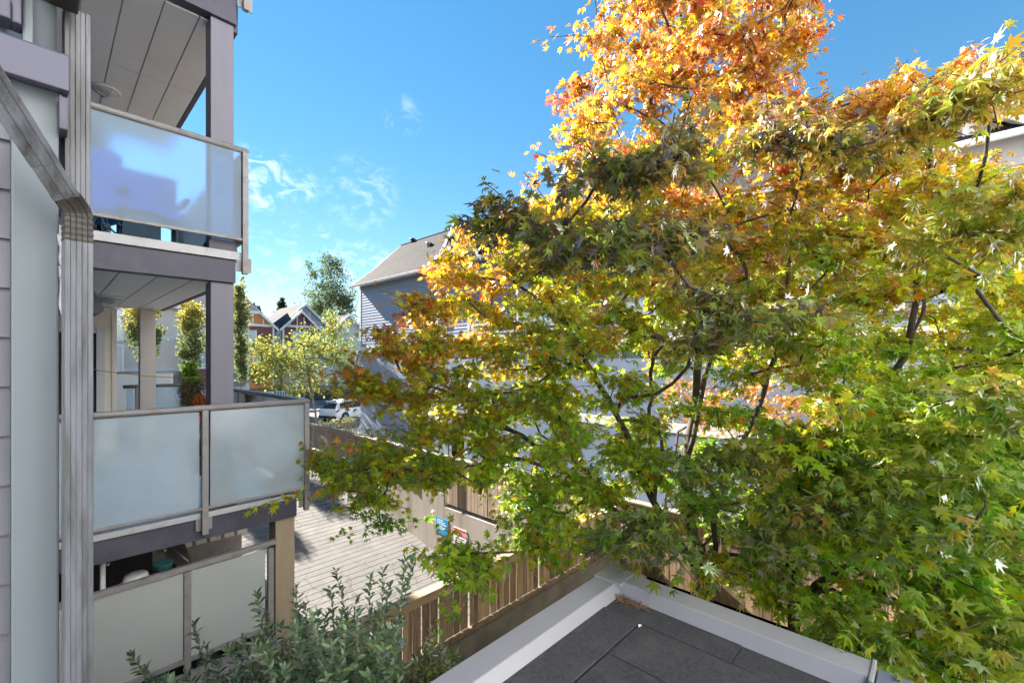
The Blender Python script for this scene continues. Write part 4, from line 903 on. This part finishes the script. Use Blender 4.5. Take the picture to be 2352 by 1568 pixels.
hh = thing('townhouse', 'pale grey townhouse with blue dormer roof in the gap between gables', 'townhouse', (20.6, 61.5, GZ), 'townhouses across the street')
B('wall', m_hblue2, hh, 20.3, 22.6, 61.6, 70, GZ, 4.5); MB().prism([(20.0, 61.2, 4.3), (22.0, 61.2, 6.0), (22.9, 61.2, 4.6), (22.9, 61.2, 4.4), (20.0, 61.2, 4.2)], (0, 8, 0)).build('roof', m_shingd, hh); win_v(hh, 61.6, 20.9, 21.7, 1.8, 3.4, m_paneb)
# beige house opposite, seen between the balcony columns
bh = thing('house', 'pale beige house with dark blue roof and maroon porch seen between the balcony columns', 'house', (8, 46, GZ))
B('wall', m_hbeige, bh, 4.2, 13.2, 46, 56, GZ, 4.3); MB().prism([(3.6, 45.3, 4.15), (13.8, 45.3, 4.15), (13.8, 45.3, 4.35), (13.8, 50.5, 6.9), (3.6, 50.5, 6.9), (3.6, 45.3, 4.35)], (0, .01, 0))
MB().prism([(3.6, 45.3, 4.2), (3.6, 45.3, 4.4), (3.6, 51, 7.0), (3.6, 56.6, 4.4), (3.6, 56.6, 4.2), (3.6, 51, 6.8)], (10.2, 0, 0)).build('roof', m_shingd, bh)
sd = MB(); laps(sd, 'u', 4.2, 13.2, 1.9, 4.2, .15, 45.99, -1, .012); sd.build('siding', m_hbeige, bh, kind='stuff')
B('trim_band', m_white, bh, 4.2, 13.2, 45.93, 46.0, 1.6, 1.88); B('trim_band', m_white, bh, 4.2, 13.2, 45.9, 46.0, -1.0, -.72); B('fascia_board', m_white, bh, 3.6, 13.8, 45.24, 45.3, 4.15, 4.4)
for i in range(5):
    for j in range(14):
        o_ = B('stone', m_stone, bh, 4.2 + j * .62 + (.3 if i % 2 else 0), 4.2 + j * .62 + .60 + (.3 if i % 2 else 0), 45.9 - RNG.uniform(0, .03), 46.0, -1.3 - i * .3, -1.02 - i * .3)
for x in (5.4, 7.9): MB().prism([(x, 45.9, 4.1), (x, 45.35, 4.1), (x, 45.9, 3.3)], (.14, 0, 0)).build('bracket', m_white, bh)
B('wall', m_hred, bh, 8.55, 10.8, 44.8, 46, GZ, 1.2); B('corner_board', m_white, bh, 8.4, 8.56, 44.72, 44.86, GZ, 1.3); B('corner_board', m_white, bh, 10.72, 10.9, 44.72, 44.86, GZ, 1.3); win_v(bh, 44.8, 9.0, 10.3, -.7, .7, m_paneb)
for s in (-1, 1): MB().prism([(9.7, 44.3, 2.35), (9.7 + s * 1.75, 44.3, 1.3), (9.7 + s * 1.75, 44.3, 1.12), (9.7, 44.3, 2.15)], (0, 1.7, 0)).build('porch_roof', m_white, bh)
MB().tube([(7.2, 45.85, -1.5), (7.2, 45.7, -1.5)], .14, 10).build('wall_lamp', m_black, bh)
rh = thing('house', 'maroon and white house with blinds behind the yellow columnar tree', 'house', (1.8, 42, GZ)); B('wall', m_hgrey, rh, -3, 4.0, 42, 50, GZ, 4.6); B('wall', m_hred, rh, 2.2, 2.9, 41.9, 42, GZ, 4.2); win_v(rh, 41.95, 3.1, 3.9, 1.4, 3.4, m_paneb); win_v(rh, 41.95, 3.0, 3.9, -1.2, .9, m_paneb)
for k in range(13): B('blind_slat', m_white, rh, 3.05, 3.85, 41.80, 41.86, -1.2 + k * .16, -1.12 + k * .16)
MB().prism([(-3.4, 41.4, 4.5), (4.4, 41.4, 4.5), (4.4, 46, 7), (-3.4, 46, 7)], (0, .1, .1)).build('roof', m_shingd, rh)
# ================================================================= STREET TREES
def cloudtree(root, base, crown, nl, lsize, colfn, trunkr, T=T_TRI, bark=m_barkl, nlimb=26, nparts=0, stems=None, droop=.3):
    """crown: list of ellipsoids (centre, radii)"""
    t = Tree(); b = np.array(base); top = max(c[2] + r[2] * .6 for c, r in crown); cx = np.mean([c for c, r in crown], axis=0)
    tr_pts = [b, b + [0, 0, .5]]; h = top - b[2]
    for k in range(1, 9):
        s = k / 8; q = b + np.array([(cx[0] - b[0]) * s, (cx[1] - b[1]) * s, .5 + (h - .5) * s * .92]) + RNG.normal(size=3) * np.array([.05, .05, 0]); tr_pts.append(q)
    t.chain(-1, tr_pts, 0)
    pos, tip, nor, col = [], [], [], []
    wts = np.array([r[0] * r[1] * r[2] for c, r in crown]) ** .67; wts /= wts.sum(); ncl = nlimb
    for k in range(ncl):
        c, r = crown[RNG.choice(len(crown), p=wts)]; d = rnd_dirs(1)[0] * RNG.random() ** .4; q = np.array(c) + d * np.array(r) * .92; ids = t.grow(q, .5, .04, .1)
        m = int(nl / ncl); rr_ = np.array(r).mean() * RNG.uniform(.28, .42); lp = q + RNG.normal(size=(m, 3)) * rr_ * np.array([.62, .62, .5]); pos.append(lp); tip.append(rnd_dirs(m) - [0, 0, droop]); nor.append(rnd_dirs(m) * .8 + [0, 0, .7]); col.append(colfn(lp))
    rad = t.radii(); sc_ = trunkr / rad[0]; t.mesh(root, bark, trunkr, .012 if trunkr > .1 else .006)
    pos = np.concatenate(pos); n = len(pos); put_leaves(root, pos, frames(np.concatenate(tip), np.concatenate(nor)), lsize * RNG.uniform(.6, 1.3, n), np.concatenate(col), T, m_leaff, nparts, rest='crown')
def mixcol(a, b, c=None, pc=0):
    a, b = np.array(a), np.array(b)
    def f(p):
        k = np.clip(RNG.random((len(p), 1)) * .7 + RNG.random() * .3, 0, 1); o = a * k + b * (1 - k)
        if c is not None: s = RNG.random(len(p)) < pc; o[s] = np.array(c)
        return o * RNG.uniform(.8, 1.2, (len(p), 1))
    return f
yb_ = at(727, 965, Y=29); yt = thing('young_tree', 'open yellow-green street tree with a forked trunk behind the white-capped fence', 'tree', (yb_.x, yb_.y, -4.6))
def cpx(x, y, Y, rx, ry, rz=None): c = at(x, y, Y=Y); s = Y / F; return (np.array(c), (rx * s, rx * s, ry * s))
cloudtree(yt, (yb_.x, yb_.y, -4.6), [cpx(640, 830, 29, 70, 40), cpx(720, 800, 29, 80, 60), cpx(790, 820, 29, 50, 50), cpx(770, 740, 29, 30, 35), cpx(600, 800, 29, 40, 35), cpx(700, 880, 29, 80, 28), cpx(590, 850, 29, 30, 20)], 7000, .20, mixcol((.22, .24, .04), (.13, .17, .05), (.34, .24, .04), .12), .17, nlimb=110, nparts=0)
bt = at(765, 850, Y=88); birch = thing('tall_tree', 'tall loose green tree towering over the far townhouses', 'tree', (bt.x, bt.y, GZ))
cloudtree(birch, (bt.x, bt.y, GZ), [cpx(760, 600, 88, 32, 42), cpx(760, 660, 88, 48, 40), cpx(740, 700, 88, 50, 34), cpx(795, 690, 88, 34, 44), cpx(765, 720, 88, 60, 24), cpx(730, 620, 88, 24, 26)], 9000, .42, mixcol((.055, .09, .03), (.10, .13, .05), (.2, .18, .05), .06), .35, nlimb=95)
for (px, top_, bot, Y, wpx, lab, cc) in [(438, 690, 850, 27, 29, 'yellow-topped columnar tree above the potted cypress', .6), (333, 695, 820, 24, 36, 'yellow columnar tree beside the far balcony column', .8), (552, 655, 870, 27, 15, 'slim green columnar tree half hidden by the main column', .2)]:
    b_ = at(px, 850, Y=Y); o = thing('columnar_tree', lab, 'tree', (b_.x, b_.y, GZ), 'columnar street trees'); n_ = 9; cr_ = []
    for k in range(n_):
        yy = top_ + (bot - top_) * (k + .6) / n_; cr_.append(cpx(px, yy, Y, wpx * (.6 if k == 0 else 1.0 if k < 6 else .8), (bot - top_) / n_ * 1.5))
    ztop = at(px, top_, Y=Y).z; zmid = at(px, (top_ + bot) / 2, Y=Y).z
    def cf(p, zt=ztop, zm=zmid, cc=cc):
        k = np.clip((p[:, 2] - zm) / (zt - zm) + RNG.normal(size=len(p)) * .25, 0, 1)[:, None] * cc; return np.array((.12, .15, .05)) * (1 - k) + np.array((.48, .36, .03)) * k
    cloudtree(o, (b_.x, b_.y, GZ), cr_, 4200, .17, cf, .10, nlimb=110, droop=-.4)
for (px, top_, Y, wpx, lab) in [(648, 684, 110, 18, 'dark conifer tip behind the grey gable'), (593, 697, 115, 12, 'small dark conifer behind the ochre gabled house'), (585, 700, 118, 9, 'slender conifer next to the small dark one')]:
    b_ = at(px, 850, Y=Y); o = thing('conifer_tree', lab, 'tree', (b_.x, b_.y, GZ)); cr_ = [cpx(px, top_ + k * 8, Y, wpx * (.12 + k * .16), 8) for k in range(9)]
    cloudtree(o, (b_.x, b_.y, GZ), cr_, 4000, .55, mixcol((.03, .05, .03), (.045, .07, .04)), .3, nlimb=130)
hg = thing('hedge', 'dark leafy hedge behind the young street tree', 'hedge', (13, 44, GZ)); cloudtree(hg, (14.5, 45.5, GZ), [cpx(580, 860, 46, 40, 22), cpx(620, 850, 46, 40, 18), cpx(560, 850, 46, 30, 20)], 2600, .24, mixcol((.035, .06, .02), (.07, .09, .03)), .08, nlimb=50)
# fences, car and planting by the street
def picket(name, lab, x0, x1, y, zb, zt2, mat, gap=.13, wd=.05):
    f_ = thing(name, lab, 'fence', ((x0 + x1) / 2, y, zb)); B('rail', mat, f_, x0, x1, y - .02, y + .02, zt2 - .12, zt2 - .05); B('rail', mat, f_, x0, x1, y - .02, y + .02, zb + .12, zb + .18)
    x = x0; me_ = None
    while x < x1:
        if me_ is None: o_ = B('picket', mat, f_, x0, x0 + wd, y - .045, y - .021, zb, zt2); me_ = o_.data
        else: o_ = link('picket', me_, f_); o_.location.x += x - x0
        x += gap
    return f_
picket('picket_fence', 'dark picket fence along the far pavement behind the young tree', 11.5, 24, 51.5, GZ + .1, -3.1, m_dark, .2, .12)
picket('picket_fence', 'short white picket gate in front of the dark fence', 15.3, 17.6, 49.5, GZ + .1, -3.3, m_white, .24, .09)
picket('picket_fence', 'dark metal railing near the white car', 19.5, 27.0, 46.0, GZ + .14, -3.3, m_dark, .22, .05)
picket('picket_fence', 'pale slim railing between the mulch bed and the blue-grey house', 10.2, 13.4, 25.4, GZ, -3.75, m_rail, .17, .03)
mb_ = MB(); 
for k in range(26): mb_.lathe((12.4 + RNG.normal() * 1.0, 29.0 + RNG.normal() * .8, GZ - .1), [(RNG.uniform(.3, .7), 0), (.3, RNG.uniform(.12, .3)), (.05, RNG.uniform(.3, .4))], 8)
mb_.build('mulch_bed', m_soil, kind='structure', smooth=True)
gs = thing('low_shrub', 'low twiggy planting around the foot of the young tree', 'shrub', (13.2, 29.6, GZ)); cloudtree(gs, (13.2, 29.6, GZ), [(np.array((12.6, 29.2, -4.5)), (1.1, 1.0, .35)), (np.array((14.6, 30.0, -4.5)), (1.2, .8, .35))], 1300, .12, mixcol((.10, .12, .04), (.16, .13, .06)), .03, nlimb=40)
# car: white SUV seen from its rear quarter
def car(loc, rot):
    t = thing('parked_car', 'white sport utility car parked at the kerb beyond the young tree', 'car', tuple(loc))
    def part(mb, n, m, **k): o = mb.build(n, m, t, **k); o.location = (0, 0, 0); return o
    secs = [(-2.25, .62, .85, .95, .78, .55), (-2.15, .42, .90, 1.05, .86, .60)]
    st = [(-2.28, .40, .80, .98, .70), (-2.2, .32, .88, 1.04, .80), (-1.5, .28, .91, 1.06, .83), (0, .26, .92, 1.03, .83), (1.2, .28, .91, .98, .82), (1.9, .32, .88, .92, .76), (2.25, .42, .74, .78, .62)]
    mb = MB(); vs_ = []; n = 10
    for (x, zb, hw, zs, hw2) in st:
        vs_ += [(x, -hw * .9, zb), (x, -hw, zb + .15), (x, -hw, zs - .25), (x, -hw2, zs), (x, -hw2 * .4, zs + .02), (x, hw2 * .4, zs + .02), (x, hw2, zs), (x, hw, zs - .25), (x, hw, zb + .15), (x, hw * .9, zb)]
    fs = [(i * n + k, (i + 1) * n + k, (i + 1) * n + (k + 1) % n, i * n + (k + 1) % n) for i in range(len(st) - 1) for k in range(n)] + [tuple(range(n)), tuple(range(len(st) * n - 1, (len(st) - 1) * n - 1, -1))]
    part(mb.add(vs_, fs), 'body', m_carw, smooth=True, bevel=.02)
    cab = [(-2.12, 1.03, .80, .1), (-1.72, 1.58, .64, .1), (-1.0, 1.68, .62, 0), (.1, 1.66, .62, 0), (.62, 1.52, .63, 0), (1.35, 1.0, .76, 0)]
    mb = MB(); mb.prism([(x, -.62, z) for x, z, _, _ in cab] , (0, 1.24, 0)); part(mb, 'roof', m_carw, bevel=.07)
    for s in (-1, 1):
        gl = [(-1.75, 1.10), (-1.62, 1.46), (-1.0, 1.55), (.1, 1.54), (.5, 1.42), (1.05, 1.05)]
        part(MB().prism([(x, s * (.80 if z < 1.2 else .655), z) for x, z in gl], (0, -s * .02, 0)), 'side_window', m_black)
        part(MB().prism([(-2.26, s * .55, .80), (-2.22, s * .86, .82), (-1.9, s * .90, .95), (-2.2, s * .6, 1.0)], (-.02, s * .02, .06)), 'tail_lamp', m_redl)
        for x in (-1.35, 1.38):
            wh = part(MB().tube([(x, s * .72, .35), (x, s * .93, .35)], .36, 20), 'wheel', m_tyre, bevel=.03); r_ = MB().tube([(x, s * .92, .35), (x, s * .945, .35)], .22, 12).build('rim', m_metal, wh); r_.location = (0, 0, 0)
            part(MB().tube([(x, s * .70, .37), (x, s * .922, .37)], .43, 20), 'wheel_arch', m_black)
    part(MB().prism([(-2.10, -.62, 1.08), (-2.10, .62, 1.08), (-1.82, .52, 1.48), (-1.82, -.52, 1.48)], (-.035, 0, .01)), 'rear_window', m_black)
    part(MB().box(-2.33, -2.2, -.85, .85, .35, .55), 'bumper', m_black, bevel=.04); part(MB().box(-2.31, -2.27, -.26, .26, .72, .86), 'number_plate', m_print)
    part(MB().prism([(-1.74, -.55, 1.60), (-1.95, -.5, 1.60), (-1.95, .5, 1.60), (-1.74, .55, 1.60)], (0, 0, .05)), 'spoiler', m_carw, bevel=.01)
    t.rotation_euler = (0, 0, rot); return t
cp_ = at(800, 955, Y=36.2); car((cp_.x, cp_.y, GZ + .005), R(22))
# ================================================================= BALCONY THINGS
def pos(px, v, z): c = at(px, 824, v=v); return Vector((c.x, v, z))
p = pos(440, 9.6, vz); pt = thing('potted_cypress', 'narrow green potted cypress on the terrace', 'potted plant', tuple(p))
MB().lathe(p, [(.10, 0), (.14, .26), (.155, .28), (.15, .30), (.12, .29), (.02, .27)], 18).build('pot', m_potg, pt, smooth=True)
cl_ = []; cs_ = 9.6
ctop, cbot = at(436, 838, v=9.6).z, at(440, 925, v=9.6).z
cloudtree(pt, tuple(p + Vector((0, 0, .25))), [((p.x, p.y, cbot + (ctop - cbot) * k / 5), (.20 * s, .20 * s, .13)) for k, s in enumerate((.75, 1.0, 1.0, .85, .6, .25))], 4200, .045, lambda q: np.where((q[:, 2:3] > cbot + .55 * (ctop - cbot)), np.array((.18, .30, .03)), np.array((.20, .16, .08))) * RNG.uniform(.6, 1.3, (len(q), 1)), .02, nlimb=70, droop=-.6)
p = pos(462, 7.6, vz); po = thing('potted_heather', 'bright orange potted shrub behind the main column', 'potted plant', tuple(p))
MB().lathe(p, [(.09, 0), (.12, .22), (.13, .24), (.12, .25), (.02, .22)], 18).build('pot', m_pot, po, smooth=True); MB().lathe(p + Vector((0, 0, .27)), [(.10, 0), (.13, .2), (.14, .22), (.12, .22), (.02, .2)], 18).build('pot', m_pot, po, smooth=True)
zo = at(462, 925, v=7.6).z; cloudtree(po, tuple(p + Vector((0, 0, .4))), [((p.x, p.y, zo - .04), (.10, .10, .12)), ((p.x + .03, p.y, zo + .06), (.07, .07, .08)), ((p.x, p.y, zo - .2), (.08, .08, .1))], 1800, .035, mixcol((.55, .17, .02), (.5, .11, .02)), .012, nlimb=40, droop=-.5)
p = pos(652, 5.9, vz); bw = thing('bowl_planter', 'shallow dark bowl of plants on the terrace edge behind glass', 'planter', tuple(p)); MB().lathe(p, [(.08, 0), (.18, .08), (.20, .14), (.19, .145), (.16, .10), (.02, .08)], 20).build('bowl', m_pot, bw, smooth=True)
cloudtree(bw, tuple(p + Vector((0, 0, .08))), [((p.x, p.y, p.z + .2), (.12, .10, .06))], 300, .04, mixcol((.12, .13, .04), (.2, .16, .05)), .006, nlimb=12); MB().tube([p + Vector((.1, 0, .1)), p + Vector((.1, 0, .42))], .012, 6).build('stake', m_black, bw)
p = pos(590, 7.5, vz); fl_ = thing('plant_tub', 'leafy yellow-green tub plant blurred by the terrace glass', 'potted plant', tuple(p)); MB().lathe(p, [(.12, 0), (.16, .3), (.15, .3), (.02, .27)], 16).build('pot', m_potg, fl_, smooth=True)
cloudtree(fl_, tuple(p + Vector((0, 0, .28))), [((p.x, p.y, p.z + .5), (.2, .2, .22))], 700, .06, mixcol((.2, .24, .04), (.12, .17, .04)), .01, nlimb=25)
# yellow line strung across the terrace
tag(MB().tube([at(212, 848, v=9.2), at(260, 855, v=8.8), at(340, 864, v=8.3), at(410, 867, v=7.8), at(476, 866, v=5.95)], .005, 5).build('washing_line', m_rope, smooth=True), 'thin yellow line sagging from the door to the main column', 'line')
# upper balcony: barbecue-like dark boxes and a spoked wheel below the glass
wc = at(246, 519, v=6.0); fw = thing('fan_wheel', 'black spoked wheel lying against the upper balcony edge', 'wheel', tuple(wc))
ringp = [(wc.x + .10 * math.cos(a), 6.0, wc.z + .10 * math.sin(a)) for a in np.linspace(0, 2 * math.pi, 25)]; MB().tube(ringp, .016, 8).build('rim', m_black, fw, smooth=True); MB().tube([(wc.x, 5.98, wc.z), (wc.x, 6.03, wc.z)], .028, 12).build('hub', m_black, fw)
for k in range(5): a = k * 2 * math.pi / 5 + .5; MB().tube([(wc.x, 6.0, wc.z), (wc.x + .1 * math.cos(a), 6.0, wc.z + .1 * math.sin(a))], .009, 6).build('spoke', m_black, fw)
x0 = wc.x + .12; bb = thing('storage_bench', 'dark navy storage bench behind the upper balcony glass', 'bench', (x0 + .2, 6.3, 1.2)); B('box', m_black, bb, x0, x0 + .33, 6.15, 6.6, 1.24, 1.55, bevel=.01); B('lid', m_black, bb, x0 - .02, x0 + .35, 6.13, 6.62, 1.553, 1.59, bevel=.01); [B('leg', m_black, bb, x, x + .04, 6.16, 6.2, 1.195, 1.24) for x in (x0 + .02, x0 + .27)]
ch = thing('patio_chair', 'blue fabric patio chair blurred behind the upper balcony glass', 'chair', (1.0, 6.4, 1.195)); m_blue = M('blue_fabric', (.02, .11, .42), .8, .15, 8)
B('seat', m_blue, ch, .62, 1.12, 6.15, 6.65, 1.55, 1.64, bevel=.02); B('backrest', m_blue, ch, .62, 1.12, 6.60, 6.68, 1.66, 2.15, bevel=.02); [B('leg', m_black, ch, x, x + .035, y, y + .035, 1.195, 1.55) for x in (.64, 1.07) for y in (6.17, 6.6)]; [B('armrest', m_black, ch, x, x + .05, 6.15, 6.6, 1.78, 1.82, bevel=.005) for x in (.58, 1.11)]
cv = thing('covered_table', 'blue covered table blurred behind the upper balcony glass', 'table', (.2, 6.6, 1.195)); B('cover', m_blue, cv, -.45, .6, 6.3, 7.0, 1.55, 2.2, bevel=.05); [B('leg', m_black, cv, x, x + .05, y, y + .05, 1.195, 1.6) for x in (-.33, .43) for y in (6.33, 6.92)]
# lower patio: enamel bowl on a stack, teal tub, string, prop
p = at(312, 1322, v=6.15); bs = thing('bowl_stack', 'upturned white enamel bowl on a stack of baskets behind the patio rail', 'bowl', (p.x, p.y, -3.41))
MB().lathe((p.x, p.y, p.z - .2), [(.12, -.72 - (p.z - .2 + 2.66)), (.13, .05), (.14, .12), (.1, .13)], 18).build('basket', m_hbeige, bs, smooth=True); MB().lathe((p.x, p.y, p.z - .075), [(.145, 0), (.15, .012), (.115, .03), (.10, .09), (.085, .105), (.01, .106)], 26).build('bowl', m_enam, bs, smooth=True)
p = at(374, 1292, v=6.4); tb_ = thing('plastic_tub', 'teal plastic tub on a dark stand in the shade of the patio', 'tub', (p.x, p.y, -3.41)); B('stand', m_black, tb_, p.x - .12, p.x + .12, p.y - .1, p.y + .1, -3.41, p.z - .07); MB().lathe((p.x, p.y, p.z - .065), [(.085, 0), (.10, .07), (.105, .075), (.09, .07), (.01, .015)], 20).build('tub', m_teal, tb_, smooth=True)
tag(MB().tube([at(384, 1250, v=7.2), at(432, 1288, v=6.0)], .007, 6).build('cord', m_white, smooth=True), 'pale cord slanting down from the terrace underside', 'cord')
p = at(236, 1330, v=6.0); tag(MB().tube([(p.x, 6.0, -3.41), (p.x, 6.0, -2.0)], .022, 10).build('prop_pole', m_white, smooth=True), 'white upright pole just inside the patio rail', 'pole')
for (px, lab) in [(545, 'black crate under the wider frosted patio panel'), (415, 'black shoe rack beneath the darker patio panel')]:
    p = at(px, 1480, v=5.9); q = thing('crate', lab, 'crate', (p.x, 5.95, -3.41)); B('box', m_black, q, p.x - .14, p.x + .14, 5.85, 6.1, -3.41, -3.2, bevel=.01); B('rim', m_black, q, p.x - .155, p.x + .155, 5.84, 6.11, -3.198, -3.17, bevel=.005)
print('LEAVES', NA, NB, len(pa), len(pb))
